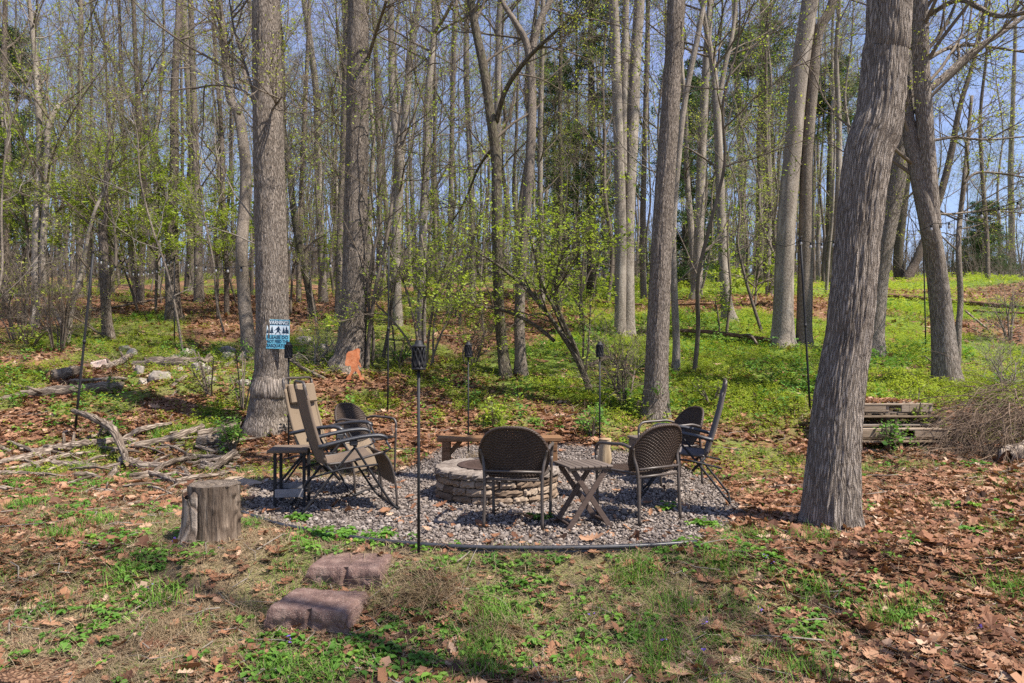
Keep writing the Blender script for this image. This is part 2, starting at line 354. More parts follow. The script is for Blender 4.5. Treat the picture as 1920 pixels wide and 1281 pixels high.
MT['pink_wood'] = M_plain('pink_wood', [(.40, .29, .24), (.58, .46, .40)], 12, .9, bs=.4, bd=.004)
MT['stump_side'] = M_plain('stump_side', [(.035, .025, .018), (.10, .072, .052), (.19, .145, .108), (.37, .31, .25)], 16, .92, 'bk', (1.6, 1.6, .22), 1.0, .03, lo=.28, hi=.74)
m, t, p = new_mat('stump_top'); v = coords(t, 'bk'); ln = t.nodes.new('ShaderNodeVectorMath'); ln.operation = 'LENGTH'
fl = t.nodes.new('ShaderNodeVectorMath'); fl.operation = 'MULTIPLY'; fl.inputs[1].default_value = (1, 1, 0); t.links.new(v, fl.inputs[0]); t.links.new(fl.outputs[0], ln.inputs[0])
rg = math_(t, 'SINE', math_(t, 'MULTIPLY', math_(t, 'ADD', ln.outputs['Value'], math_(t, 'MULTIPLY', noise(t, v, 9, 3), .03)), 520))
hh = math_(t, 'ADD', math_(t, 'MULTIPLY', rg, .10), noise(t, v, 30, 6, .75)); t.links.new(ramp(t, [(.04, .031, .024), (.13, .102, .078), (.26, .215, .17)], hh, .3, .75), p.inputs['Base Color']); bump(t, p, hh, .8, .01); MT['stump_top'] = m
MT['post_wood'] = M_plain('post_wood', [(.15, .105, .065), (.34, .26, .165), (.46, .37, .25)], 14, .9, 'bk', (1.2, 1.2, .12), .8, .012)
MT['pit_stone'] = M_plain('pit_stone', [(.085, .058, .040), (.20, .145, .102), (.32, .255, .195)], 14, .95, 'obj', (1, 1, 1), .9, .012, usernd=.45, lo=.25, hi=.75)
MT['pit_cap'] = M_plain('pit_cap', [(.10, .078, .064), (.19, .158, .132), (.29, .25, .215)], 26, .95, 'obj', (1, 1, 1), .9, .010, usernd=.25)
MT['rust_iron'] = M_plain('rust_iron', [(.035, .022, .018), (.07, .043, .034)], 30, .8, bs=.2, spec=.3)
MT['ash'] = M_plain('ash', [(.03, .028, .026), (.14, .12, .11)], 20, .95, bs=.6, bd=.01)
MT['rock'] = M_plain('rock', [(.14, .12, .10), (.27, .235, .20), (.36, .325, .285)], 6, .95, bs=.8, bd=.02)
MT['rock_tan'] = M_plain('rock_tan', [(.24, .18, .125), (.38, .30, .225)], 7, .95, bs=.6, bd=.012)
MT['rust_orange'] = M_plain('rust_orange', [(.30, .085, .035), (.48, .17, .075), (.55, .25, .13)], 12, .85, bs=.3)
MT['wire'] = M_plain('wire', [(.012, .012, .013), (.02, .02, .02)], 20, .6, bs=0)
MT['sign_dark'] = M_plain('sign_dark', [(.012, .035, .07), (.02, .05, .09)], 20, .6, bs=0)
MT['sign_white'] = M_plain('sign_white', [(.62, .72, .76), (.74, .82, .85)], 20, .6, bs=0)
MT['ribbon'] = M_plain('ribbon', [(.35, .03, .05), (.45, .05, .08)], 20, .7, bs=0)
m, t, p = new_mat('bulb_glass'); p.inputs['Base Color'].default_value = (.28, .28, .28, 1); p.inputs['Roughness'].default_value = .12; p.inputs['Specular IOR Level'].default_value = .6; MT['bulb'] = m
# step blocks: purple brown split-face concrete with pale grit
m, t, p = new_mat('step_block'); v = coords(t, 'obj')
c = ramp(t, [(.08, .048, .040), (.165, .103, .086), (.25, .173, .143)], noise(t, v, 9, 6, .7), .3, .7)
c = mixc(t, math_(t, 'MULTIPLY', ramp(t, [(0, 0, 0), (1, 1, 1)], noise(t, v, 150, 2), .62, .70), .65), c, (.50, .43, .36))
t.links.new(c, p.inputs['Base Color']); p.inputs['Roughness'].default_value = .95; bump(t, p, math_(t, 'ADD', noise(t, v, 60, 4), noise(t, v, 150, 2)), .9, .008); MT['step_block'] = m
# sign face: turquoise printed metal, a little scuffed
m, t, p = new_mat('sign_blue'); v = coords(t, 'obj')
c = ramp(t, [(.07, .32, .48), (.14, .46, .60), (.30, .58, .68)], noise(t, v, 9, 5), .3, .72)
t.links.new(c, p.inputs['Base Color']); p.inputs['Roughness'].default_value = .45; MT['sign_blue'] = m
# ground: soil under leaves, with litter, green and straw by the zone attributes
m, t, p = new_mat('ground'); v = coords(t, 'obj')
n1, n2, n3 = noise(t, v, 16, 6, .72), noise(t, v, 42, 5, .7), noise(t, v, 3.0, 4)
soil = ramp(t, [(.052, .034, .023), (.115, .078, .052), (.20, .145, .10)], n1, .3, .72)
lit = ramp(t, [(.06, .03, .02), (.15, .075, .045), (.26, .145, .088), (.38, .26, .175)], n2, .3, .72)
gr = ramp(t, [(.05, .075, .02), (.13, .19, .035), (.24, .31, .06)], n2, .3, .72)
st = ramp(t, [(.12, .082, .048), (.23, .17, .105), (.36, .285, .185)], noise(t, coords(t, 'obj', (1, .5, 1)), 60, 5), .3, .72)
def fac(nm, src, w=.7): return math_(t, 'MINIMUM', math_(t, 'MAXIMUM', math_(t, 'ADD', math_(t, 'MULTIPLY', attr(t, nm), 1.35), math_(t, 'MULTIPLY', math_(t, 'SUBTRACT', src, .62), w)), 0.0), 1.0)
c = mixc(t, fac('z_dry', n1), soil, st); c = mixc(t, fac('z_litter', n1), c, lit); c = mixc(t, fac('z_green', n3, 1.2), c, gr)
grit = ramp(t, [(.10, .082, .072), (.22, .185, .165)], n2, .35, .7)
c = mixc(t, attr(t, 'z_patio'), grit, c)
t.links.new(c, p.inputs['Base Color']); p.inputs['Roughness'].default_value = .97; p.inputs['Specular IOR Level'].default_value = .08
bump(t, p, math_(t, 'ADD', n1, n2), .8, .03); MT['ground'] = m
# ------------------------------------------------------------------ ground sheet
def axis(segs):
    o = []
    for a, b, s in segs: o += list(np.arange(a, b, s))
    return np.array(o+[segs[-1][1]])
gx = axis([(-240, -80, 16), (-80, -30, 3), (-30, -9, .5), (-9, 9, .075), (9, 30, .5), (30, 80, 3), (80, 240, 16)])
gy = axis([(-30, 2, 2), (2, 14, .07), (14, 24, .14), (24, 60, .6), (60, 150, 4), (150, 380, 23)])
GX, GY = np.meshgrid(gx, gy); GZ = H(GX, GY)
zl, zg, zd, zp = zones(GX, GY); GZ = GZ-.022*(1-zp)
g = MB(); nx, ny = len(gx), len(gy); i = np.arange(ny-1)[:, None]; j = np.arange(nx-1)[None]
g.add(np.stack([GX, GY, GZ], -1).reshape(-1, 3), np.stack([i*nx+j, i*nx+j+1, (i+1)*nx+j+1, (i+1)*nx+j], -1).reshape(-1, 4))
o = g.build('ground', MT['ground']); tag(o, 'wooded hillside rising behind a flat clearing', None, None, 'structure')
for nm, zz in (('z_litter', zl), ('z_green', zg), ('z_dry', zd), ('z_patio', zp)):
    a = o.data.attributes.new(nm, 'FLOAT', 'POINT'); a.data.foreach_set('value', zz.ravel().astype(np.float32))

# ------------------------------------------------------------------ scatter
def rand_rot(n, rng, tilt):
    """n rotation matrices: any heading, tilted by about `tilt` radians"""
    a = rng.uniform(0, 2*PI, n); b = rng.normal(0, tilt, n); d = rng.uniform(0, 2*PI, n)
    ca, sa, cb, sb, cd, s2 = np.cos(a), np.sin(a), np.cos(b), np.sin(b), np.cos(d), np.sin(d); z = np.zeros(n); o = np.ones(n)
    Rz = np.stack([ca, -sa, z, sa, ca, z, z, z, o], 1).reshape(n, 3, 3); Rx = np.stack([o, z, z, z, cb, -sb, z, sb, cb], 1).reshape(n, 3, 3)
    Rd = np.stack([cd, -s2, z, s2, cd, z, z, z, o], 1).reshape(n, 3, 3)
    return Rd@Rx@Rz
def scatter(mb, tv, tf, pos, R, S, mi=0, rnd=None, smooth=True, trnd=None):
    n = len(pos)
    if n == 0: return
    tv = np.asarray(tv, float); S = np.asarray(S, float); S = S[:, None, None] if S.ndim == 1 else S[:, None, :]
    V = np.einsum('nij,nkj->nki', R, tv[None]*S)+pos[:, None]
    rr = np.repeat(rnd if rnd is not None else np.full(n, .5), len(tv))
    if trnd is not None: rr = np.clip(rr+np.tile(trnd, n), 0, 1)
    for k in sorted({len(f) for f in tf}):
        ff = np.array([f for f in tf if len(f) == k])
        if k == min(len(f) for f in tf):
            base = (np.arange(n)*len(tv))[:, None, None]
            F_ = (ff[None]+base).reshape(-1, k); b = mb.n; mb.add(V.reshape(-1, 3), F_, mi, rr, smooth=smooth)
        else: mb.Fs.append(((ff[None]+(np.arange(n)*len(tv))[:, None, None]).reshape(-1, k)+b, mi, smooth))
def wedge(n, y0, y1, rng, pw=1.0, m=.72, x0=.4):
    """points on the ground inside the camera's wide view, denser near"""
    u = rng.uniform(0, 1, n); Y = (y0**pw+(y1**pw-y0**pw)*u)**(1/pw); X = rng.uniform(-1, 1, n)*(Y*m+x0); return X, Y
rng = np.random.default_rng(5)
# dry oak leaves: three lobed outlines, each curled its own way
def oak(seed, lobes=4):
    r = np.random.default_rng(seed); pts = [(0, -.5)]
    for k in range(lobes):
        y = -.42+.84*(k+.45)/lobes; w = (.16+.17*math.sin(PI*(k+.8)/lobes))*r.uniform(.8, 1.25)
        pts += [(w, y+.04), (w*.42, y+.13)]
    pts += [(0, .5)]; q = [(-x*r.uniform(.85, 1.1), y) for x, y in pts[1:-1]][::-1]; pts += q
    p = np.array(pts); n = len(p); z = r.uniform(.5, 1.1)*(p[:, 0]**2)+r.uniform(-.5, .7)*(p[:, 1]**2)+r.normal(0, .025, n)
    v = np.vstack([np.c_[p, z], [[0, 0, -.02]]]); f = [[i, (i+1) % n, n] for i in range(n)]; return v, f
OAK = [oak(1), oak(2, 3), oak(3), oak(7, 5)]
DIA = (np.array([(0, -.5, .06), (.26, -.05, -.02), (.05, .5, .10), (-.24, .08, .02)]), [[0, 1, 2], [0, 2, 3]])
lm = MB()
def put_leaves(n, y0, y1, size, thin, tmpl, pw=1.0, tilt=.38, hi=.03):
    X, Y = wedge(n, y0, y1, rng, pw); z = zones(X, Y); k = rng.uniform(0, 1, n) < np.clip(z[0]*thin+.05*z[3]+.02, 0, 1); X, Y = X[k], Y[k]; m = len(X)
    pos = np.stack([X, Y, H(X, Y)+rng.uniform(.004, hi, m)], 1)
    w = np.array_split(rng.permutation(m), len(tmpl))
    for (tv, tf), ii in zip(tmpl, w):
        s = np.exp(rng.normal(math.log(size), .38, len(ii))); r = np.clip(rng.normal(.48, .24, len(ii))+.25*(fbm(X[ii]*1.2, Y[ii]*1.2, 91, 2)-.5), 0, 1)
        scatter(lm, tv, tf, pos[ii], rand_rot(len(ii), rng, tilt), s, 0, r, smooth=False)
put_leaves(42000, 3.0, 7.0, .068, 1.0, OAK, 1.0, .45)
put_leaves(14000, 3.0, 8.0, .03, 1.2, [DIA], 1.0, .5, .02)
put_leaves(46000, 6.6, 14, .076, 1.0, OAK[:3], 1.3)
put_leaves(52000, 13, 34, .11, 1.0, [DIA], 1.5, .5, .05)
tag(lm.build('fallen_leaves', MT['litter']), 'dry brown oak leaves lying over the ground', None, None, 'stuff')

# blades: a bent ribbon each
def blades(mb, X, Y, hgt, wid, lean, rng, rnd, z0=0.0):
    n = len(X); a = rng.uniform(0, 2*PI, n); d = np.stack([np.cos(a), np.sin(a)], 1); s = np.stack([-d[:, 1], d[:, 0]], 1)
    b = np.stack([X, Y, H(X, Y)+z0-.005], 1); V = np.zeros((n, 7, 3))
    for k, (t, w) in enumerate(((0, 1), (.4, .85), (.75, .55))):
        o = d*(lean*hgt*t**1.7)[:, None]; zz = hgt*t*(1-.45*np.clip(lean, 0, 2)*t)
        for q, sg in ((0, -1), (1, 1)):
            V[:, 2*k+q, :2] = b[:, :2]+o+sg*s*(wid*w/2)[:, None]; V[:, 2*k+q, 2] = b[:, 2]+zz
    V[:, 6, :2] = b[:, :2]+d*(lean*hgt)[:, None]; V[:, 6, 2] = b[:, 2]+hgt*(1-.45*np.clip(lean, 0, 2))
    V[:, :, 2] = np.maximum(V[:, :, 2], H(V[:, :, 0], V[:, :, 1])+.002+z0)
    base = (np.arange(n)*7)[:, None, None]
    f4 = (np.array([[0, 1, 3, 2], [2, 3, 5, 4]])[None]+base).reshape(-1, 4); bb = mb.n
    mb.add(V.reshape(-1, 3), f4, 0, np.repeat(rnd, 7)); mb.Fs.append(((np.array([[4, 5, 6]])[None]+base).reshape(-1, 3)+bb, 0, True))
gm = MB()
X, Y = wedge(110000, 2.9, 9.5, rng, 1.0); z = zones(X, Y); cl = sstep(fbm(X*2.3, Y*2.3, 71, 3), .50, .66)
k = rng.uniform(0, 1, len(X)) < z[1]*cl+.02*z[3]; X, Y = X[k], Y[k]; n = len(X)
blades(gm, X, Y, rng.uniform(.03, .085, n), rng.uniform(.003, .006, n), rng.uniform(.2, 1.3, n), rng, np.clip(rng.normal(.45, .22, n), 0, 1))
# tufts of taller grass, some placed where the photograph has them
tufts = [ground_at(x, y) for x, y in ((950, 1168), (925, 1160), (905, 1215), (915, 1262), (1525, 1015), (1490, 868), (1275, 1145), (1545, 1120), (120, 1010), (40, 955), (235, 1085), (300, 1130),
         (180, 985), (600, 1280), (1900, 1110), (1350, 1060), (1200, 1080), (60, 890), (150, 885), (300, 815), (340, 808), (380, 812), (1655, 1165), (1235, 1205), (1500, 1262), (1710, 1140), (540, 1262), (1240, 1240))]
for q in tufts:
    m = 170; r = rng.normal(0, .07, (m, 2)); Xt, Yt = q[0]+r[:, 0]*1.3, q[1]+r[:, 1]
    blades(gm, Xt, Yt, rng.uniform(.06, .17, m), rng.uniform(.004, .007, m), rng.uniform(.2, 1.0, m), rng, np.clip(rng.normal(.4, .2, m), 0, 1))
tt = rng.uniform(-1, 1, (260, 2)); ty = 3.1+ (tt[:, 1]+1)*3.2; tx = tt[:, 0]*(ty*.7)
zt = zones(tx, ty); kk = rng.uniform(0, 1, 260) < zt[1]*1.2+.05
for x_, y_ in zip(tx[kk], ty[kk]):
    if patio_d(np.array([x_]), np.array([y_]))[0] < .08: continue
    m = int(rng.integers(30, 110)); r = rng.normal(0, rng.uniform(.03, .08), (m, 2))
    blades(gm, x_+r[:, 0], y_+r[:, 1], rng.uniform(.04, .12, m), rng.uniform(.003, .006, m), rng.uniform(.2, 1.2, m), rng, np.clip(rng.normal(rng.uniform(.25, .7), .18, m), 0, 1))
tag(gm.build('grass', MT['grass']), 'short green grass in patches and tufts', None, None, 'stuff')
dm = MB()
X, Y = wedge(210000, 2.9, 9.5, rng, 1.0); z = zones(X, Y)
k = rng.uniform(0, 1, len(X)) < z[2]*.8+.04*z[3]; X, Y = X[k], Y[k]; n = len(X)
blades(dm, X, Y, rng.uniform(.04, .13, n), rng.uniform(.002, .0045, n), rng.uniform(.9, 2.6, n), rng, np.clip(rng.normal(.45, .24, n), 0, 1))
# the slumped tussock below the torch, and loose straw near it
for (px, py, m, sx, hh) in ((800, 1120, 900, .13, .30), (935, 1190, 350, .10, .2), (760, 1080, 160, .15, .14), (290, 1190, 500, .12, .14), (905, 868, 420, .10, .3)):
    q = ground_at(px, py); r = rng.normal(0, 1, (m, 2)); blades(dm, q[0]+r[:, 0]*sx, q[1]+r[:, 1]*sx*.55, rng.uniform(.10, hh, m), rng.uniform(.002, .004, m), rng.uniform(.6, 2.0, m), rng, np.clip(rng.normal(.35, .2, m), 0, 1))
tag(dm.build('dry_grass', MT['straw']), 'flattened straw coloured dead grass', None, None, 'stuff')
# broad-leaved weeds: rosettes of round leaves
def rosette(seed, nl=7):
    r = np.random.default_rng(seed); V = []; Fc = []
    for k in range(nl):
        a = k*2.4+r.uniform(-.3, .3); L_ = r.uniform(.35, .6); w = L_*r.uniform(.55, .8); d = np.array([math.cos(a), math.sin(a)]); s = np.array([-d[1], d[0]]); z0 = r.uniform(.1, .45); b = len(V); st = r.uniform(.08, .3)
        for (t, q) in ((0, 0), (.3, .42), (.7, .5), (1.0, .0), (.7, -.5), (.3, -.42)):
            p_ = d*(st+L_*t)+s*w*q; V.append((p_[0], p_[1], z0+.22*t-.30*t*t+.12*abs(q)))
        Fc.append([b+i for i in (0, 1, 2, 3)]); Fc.append([b+i for i in (0, 3, 4, 5)])
    return np.array(V), Fc
ROS = [rosette(k, n_) for k, n_ in ((1, 6), (2, 8), (3, 9))]
wm = MB()
X, Y = wedge(16000, 2.9, 11.5, rng, 1.0); z = zones(X, Y); cl = sstep(fbm(X*1.7+8, Y*1.7, 81, 3), .50, .64)
k = rng.uniform(0, 1, len(X)) < (z[1]*.9+.1*z[3])*cl; X, Y = X[k], Y[k]
ex = [(q[0]+a, q[1]+b) for (px, py, m_, sp) in ((600, 1240, 60, .16), (680, 1225, 50, .14), (780, 1250, 30, .12), (520, 1230, 30, .12), (260, 1070, 60, .14), (200, 1180, 60, .16), (700, 1012, 40, .10), (600, 1005, 26, .09), (640, 1008, 20, .08), (1440, 1050, 26, .07), (380, 1020, 18, .06), (1520, 1185, 24, .1), (1010, 975, 10, .03), (1250, 955, 10, .03), (1320, 985, 12, .05), (560, 975, 14, .05), (1830, 1000, 14, .06), (1800, 955, 10, .05))
      for q in [ground_at(px, py)] for a, b in rng.normal(0, sp, (m_, 2))]
X = np.r_[X, [e[0] for e in ex]]; Y = np.r_[Y, [e[1] for e in ex]]
n = len(X); pos = np.stack([X, Y, H(X, Y)-.004], 1); rn = np.clip(rng.normal(.45, .22, n), 0, 1)
for (tv, tf), ii in zip(ROS, np.array_split(rng.permutation(n), 3)):
    scatter(wm, tv, tf, pos[ii], rand_rot(len(ii), rng, .2), rng.uniform(.045, .11, len(ii)), 0, rn[ii])
tag(wm.build('weeds', MT['weed']), 'low broad leaved green weeds among the leaves', None, None, 'stuff')
# violets
vm = MB(); vp = [(1435, 1058), (1448, 1066), (1425, 1156), (1322, 1182), (1320, 1238), (1837, 1188), (325, 1025), (285, 1111), (412, 1038), (545, 1216), (1110, 1170), (1395, 925), (1240, 1222)]
pos = np.array([ground_at(*q)+A(0, 0, .05) for q in vp for _ in range(3)])+rng.normal(0, .012, (len(vp)*3, 3))
PET = (np.array([(0, -.5, 0), (.3, -.1, .1), (.35, .35, .05), (0, .5, 0), (-.35, .35, .05), (-.3, -.1, .1)]), [[0, 1, 2, 3], [0, 3, 4, 5]])
scatter(vm, *PET, pos, rand_rot(len(pos), rng, .8), rng.uniform(.015, .026, len(pos)), 0, rng.uniform(0, 1, len(pos)))
tag(vm.build('violet_flowers', MT['petal']), 'tiny purple violets in the grass', None, None, 'stuff')
# the green ground cover of the hillside: stems with small leaves
def sprig(seed, nl=9, h=1.0):
    r = np.random.default_rng(seed); V = []; Fc = []
    for k in range(nl):
        a = r.uniform(0, 2*PI); zc = h*r.uniform(.15, 1); rr = r.uniform(.02, .22)*(1.2-.5*zc); L_ = r.uniform(.16, .30); d = np.array([math.cos(a), math.sin(a), r.uniform(-.5, .5)]); s = np.array([-d[1], d[0], r.uniform(-.4, .4)]); c = d*rr+np.array([0, 0, zc]); b = len(V)
        for (t, q) in ((0, 0), (.5, .30), (1, 0), (.5, -.30)): V.append(c+d*L_*t+s*L_*q)
        Fc.append([b, b+1, b+2, b+3])
    return np.array(V), Fc
SPR = [sprig(k, n_) for k, n_ in ((1, 13), (2, 15), (3, 12))]
cm = MB()
for n0, y0, y1, s0, s1, pw in ((20000, 8.2, 13, .05, .13, 1.0), (110000, 10.5, 26, .06, .165, 1.2), (45000, 24, 62, .18, .38, 1.4)):
    X, Y = wedge(n0, y0, y1, rng, pw); z = zones(X, Y); k = rng.uniform(0, 1, n0) < z[1]*(.25+.75*sstep(fbm(X*.8, Y*.8, 75, 3), .36, .55)); _q = ground_at(1700, 840); k &= ~((np.abs(X-_q[0]) < .85) & (Y > _q[1]-1.6) & (Y < _q[1]+1.25)); X, Y = X[k], Y[k]; n = len(X)
    pos = np.stack([X, Y, H(X, Y)-.01], 1); rn = np.clip(rng.normal(.35+.3*fbm(X*.5, Y*.5, 77, 2), .17, n), 0, 1)
    for (tv, tf), ii in zip(SPR, np.array_split(rng.permutation(n), 3)):
        scatter(cm, tv, tf, pos[ii], rand_rot(len(ii), rng, .15), rng.uniform(s0, s1, len(ii)), 0, rn[ii])
X, Y = wedge(60000, 10, 34, rng, 1.2); z = zones(X, Y); k = rng.uniform(0, 1, len(X)) < .35*sstep(fbm(X*.7+4, Y*.7, 79, 3), .5, .6)+.05; X, Y = X[k], Y[k]; n = len(X)
dm2 = MB(); blades(dm2, X, Y, rng.uniform(.08, .30, n), rng.uniform(.004, .008, n), rng.uniform(.3, 1.8, n), rng, np.clip(rng.normal(.35, .25, n), 0, 1)); tag(dm2.build('dead_stems', MT['straw']), 'dry dead stems standing in the hillside green', None, None, 'stuff')
X, Y = wedge(9000, 10.5, 30, rng, 1.2); z = zones(X, Y); k = rng.uniform(0, 1, len(X)) < z[1]*sstep(fbm(X*.6+14, Y*.6, 83, 3), .52, .6); X, Y = X[k], Y[k]; n = len(X)
pos = np.stack([X, Y, H(X, Y)-.01], 1); scatter(cm, *SPR[1], pos, rand_rot(n, rng, .25), rng.uniform(.16, .34, n), 1, np.clip(rng.normal(.45, .2, n), 0, 1))
tag(cm.build('ground_cover', [MT['cover'], MT['weed']]), 'bright green woodland ground cover on the hillside', None, None, 'stuff')
# twigs lying about
tm = MB()
X, Y = wedge(900, 3.0, 16, rng, 1.0); k = patio_d(X, Y) > .1; X, Y = X[k], Y[k]
for x_, y_ in zip(X, Y):
    a = rng.uniform(0, 2*PI); L_ = rng.uniform(.1, .5); p0 = A(x_, y_, 0); d = A(math.cos(a), math.sin(a), 0)
    pts = np.array([p0+d*L_*t+rng.normal(0, .018, 3)*A(1, 1, 0) for t in (0, .35, .7, 1)]); pts[:, 2] = H(pts[:, 0], pts[:, 1])+.012+rng.uniform(0, .03, 4)
    tube(tm, pts, np.array([1, .9, .7, .4])*rng.uniform(.002, .006), 4, rnd=.5)
tag(tm.build('fallen_twigs', MT['twig_grey']), 'small dead twigs scattered over the leaves', None, None, 'stuff')

# gravel: every stone is real
def ico():
    t = (1+5**.5)/2; v = nrm(np.array([(-1, t, 0), (1, t, 0), (-1, -t, 0), (1, -t, 0), (0, -1, t), (0, 1, t), (0, -1, -t), (0, 1, -t), (t, 0, -1), (t, 0, 1), (-t, 0, -1), (-t, 0, 1)], float))
    f = [(0, 11, 5), (0, 5, 1), (0, 1, 7), (0, 7, 10), (0, 10, 11), (1, 5, 9), (5, 11, 4), (11, 10, 2), (10, 7, 6), (7, 1, 8), (3, 9, 4), (3, 4, 2), (3, 2, 6), (3, 6, 8), (3, 8, 9), (4, 9, 5), (2, 4, 11), (6, 2, 10), (8, 6, 7), (9, 8, 1)]
    return v, f
def ico2():
    v, f = ico(); v = [tuple(q) for q in v]; mid = {}; out = []
    def mp_(a, b):
        k = (min(a, b), max(a, b))
        if k not in mid: q = (np.array(v[a])+np.array(v[b]))/2; v.append(tuple(q/np.linalg.norm(q))); mid[k] = len(v)-1
        return mid[k]
    for a, b, c in f:
        x, y, z_ = mp_(a, b), mp_(b, c), mp_(c, a); out += [(a, x, z_), (b, y, x), (c, z_, y), (x, y, z_)]
    return np.array(v), out
STN = []
for k in range(5):
    r = np.random.default_rng(40+k); v, f = ico2(); d = nrm(r.normal(0, 1, (7, 3))); q = v.copy()
    for dd, lim in zip(d, r.uniform(.55, .9, 7)):           # flat broken facets
        e = np.maximum(q@dd-lim, 0); q = q-e[:, None]*dd
    STN.append((q*np.array([1, r.uniform(.65, .9), r.uniform(.5, .75)]), f))
sm_ = MB()
PITX, PITY, _ = L0(-.14, 7.15)
bx0, bx1, by0, by1 = PATIO[:, 0].min(), PATIO[:, 0].max(), PATIO[:, 1].min(), PATIO[:, 1].max()
n = 54000; X = rng.uniform(bx0-.2, bx1+.2, n); Y = rng.uniform(by0-.05, by1+.15, n); d = patio_d(X, Y)
front = (Y < 6.1) & (X < 1.6); k = (d < np.where(front, -.015, rng.normal(-.02, .09, n))) & (np.hypot(X-PITX, Y-PITY) > .56); X, Y = X[k], Y[k]; n = len(X)
s = np.exp(rng.normal(math.log(.0106), .38, n)); pos = np.stack([X, Y, H(X, Y)-.012+s*.35+rng.uniform(0, .016, n)], 1); rn = np.clip(rng.normal(.5, .24, n), 0, 1)
for (tv, tf), ii in zip(STN, np.array_split(rng.permutation(n), 5)):
    nr = (pos[ii, 1] < 6.3) | (s[ii] > .015); i1, i2 = ii[nr], ii[~nr]
    scatter(sm_, tv, [list(q) for q in tf], pos[i1], rand_rot(len(i1), rng, .45), s[i1], 0, rn[i1], smooth=False)
    v0, f0 = ico(); v0 = v0*(1+np.random.default_rng(len(i2)).normal(0, .10, (12, 1)))*np.array([1, .8, .65]); scatter(sm_, v0, [list(q) for q in f0], pos[i2], rand_rot(len(i2), rng, .45), s[i2]*1.05, 0, rn[i2], smooth=False)
tag(sm_.build('gravel', MT['gravel']), 'grey pink crushed stone of the fire pit circle', None, None, 'stuff')
# ------------------------------------------------------------------ the fire pit circle and its furniture
rng = np.random.default_rng(11)
# fire pit: three courses of split blocks, a row of cap stones, a steel liner
PC = L0(-.14, 7.15); RP = .61
t = thing('fire_pit', 'round stone block fire pit with steel liner in the middle of the gravel', 'fire pit', PC)
def ring_block(mb, a0, a1, r0, r1, z0, z1, mi, rnd, rough=.006):
    n = 9; aa = np.linspace(a0, a1, n); V = []; m_ = 6
    sec = [(r0, z0), (r1, z0+.004), (r1+.006, z0+(z1-z0)*.25), (r1+.010, z0+(z1-z0)*.5), (r1+.005, z0+(z1-z0)*.78), (r1-.010, z1), (r0, z1)]
    for a in aa:
        for q, (r, z_) in enumerate(sec):
            e = rng.normal(0, rough) if 0 < q < 6 else 0
            if a in (aa[0], aa[-1]) and 0 < q < 6: e -= .010
            V.append(((r+e)*math.cos(a), (r+e)*math.sin(a), z_+(rng.normal(0, .003) if 4 < q else 0)))
    k = len(sec); i = np.arange(n-1)[:, None]; j = np.arange(k-1)[None]
    f = np.stack([i*k+j, (i+1)*k+j, (i+1)*k+j+1, i*k+j+1], -1).reshape(-1, 4)
    b = mb.n; mb.add(np.array(V), f, mi, rnd, smooth=False)
    mb.Fs.append((np.array([list(range(k))[::-1], [b_+(n-1)*k for b_ in range(k)]])[:1]+b, mi, False)); mb.Fs.append((np.array([[q+(n-1)*k for q in range(k)]])+b, mi, False))
w = MB(); hc = .073
for c_ in range(3):
    a = rng.uniform(0, 1)
    edges = [a]
    while edges[-1] < a+2*PI-.42: edges.append(edges[-1]+rng.choice([.27, .38, .46]))
    edges[-1] = a+2*PI
    for e0, e1 in zip(edges[:-1], edges[1:]):
        ring_block(w, e0+.008, e1-.008, .40, RP-.012+.004*rng.normal(), c_*hc+.001, (c_+1)*hc-.004, 0, rng.uniform(0, 1))
w.build('block_wall', MT['pit_stone'], t)
w = MB(); a = .3
for k in range(14): ring_block(w, a+k*2*PI/14+.004, a+(k+1)*2*PI/14-.004, .385, RP+.006, 3*hc+.001, 3*hc+.068, 0, rng.uniform(.2, .8), .007)
w.build('cap_ring', MT['pit_cap'], t)
w = MB(); zt = 3*hc+.070; lathe(w, [(.325, .03), (.322, zt+.002), (.325, zt+.008), (.335, zt+.010), (.395, zt+.008), (.40, zt+.003), (.395, zt)], 48); w.build('steel_liner', MT['rust_iron'], t)
w = MB(); lathe(w, [(.001, .07), (.15, .06), (.34, .03)], 24)
for k in range(7):
    q = rng.uniform(-.2, .2, 2); d = rng.normal(0, 1, 2); d = d/np.linalg.norm(d)*.16
    tube(w, [(q[0]-d[0], q[1]-d[1], .07), (q[0]+d[0], q[1]+d[1], .10)], [.025, .02], 7)
w.build('ash_bed', MT['ash'], t)

# bench behind the pit: thick plank on two splayed leg frames
bl = ground_at(828, 868)[1]; BY = 8.15; t = thing('bench', 'rustic brown plank bench behind the stone fire pit', 'bench', (-.14, BY, -.02), math.radians(1.5))
w = MB(); cbox(w, (0, 0, .462), (1.40, .27, .05), .008, rnd=.5); w.build('plank_seat', MT['bench_wood'], t)
for sx in (-1, 1):
    w = MB(); x = sx*.60
    cbox(w, (x, -.085, .385), (.085, .10, .10), .006, rnd=.3); bar(w, (x+sx*.0, -.10, .0), (x, -.085, .334), .09, .085, rnd=.5); bar(w, (x, .13, .0), (x, .08, .43), .09, .07, rnd=.4)
    cbox(w, (x, 0, .405), (.05, .20, .06), .005, rnd=.4)
    w.build('leg', MT['bench_wood'], t)
    w = MB(); bar(w, (x-sx*.04, 0, .30), (x-sx*.16, 0, .435), .05, .06); w.build('brace', MT['bench_wood'], t)

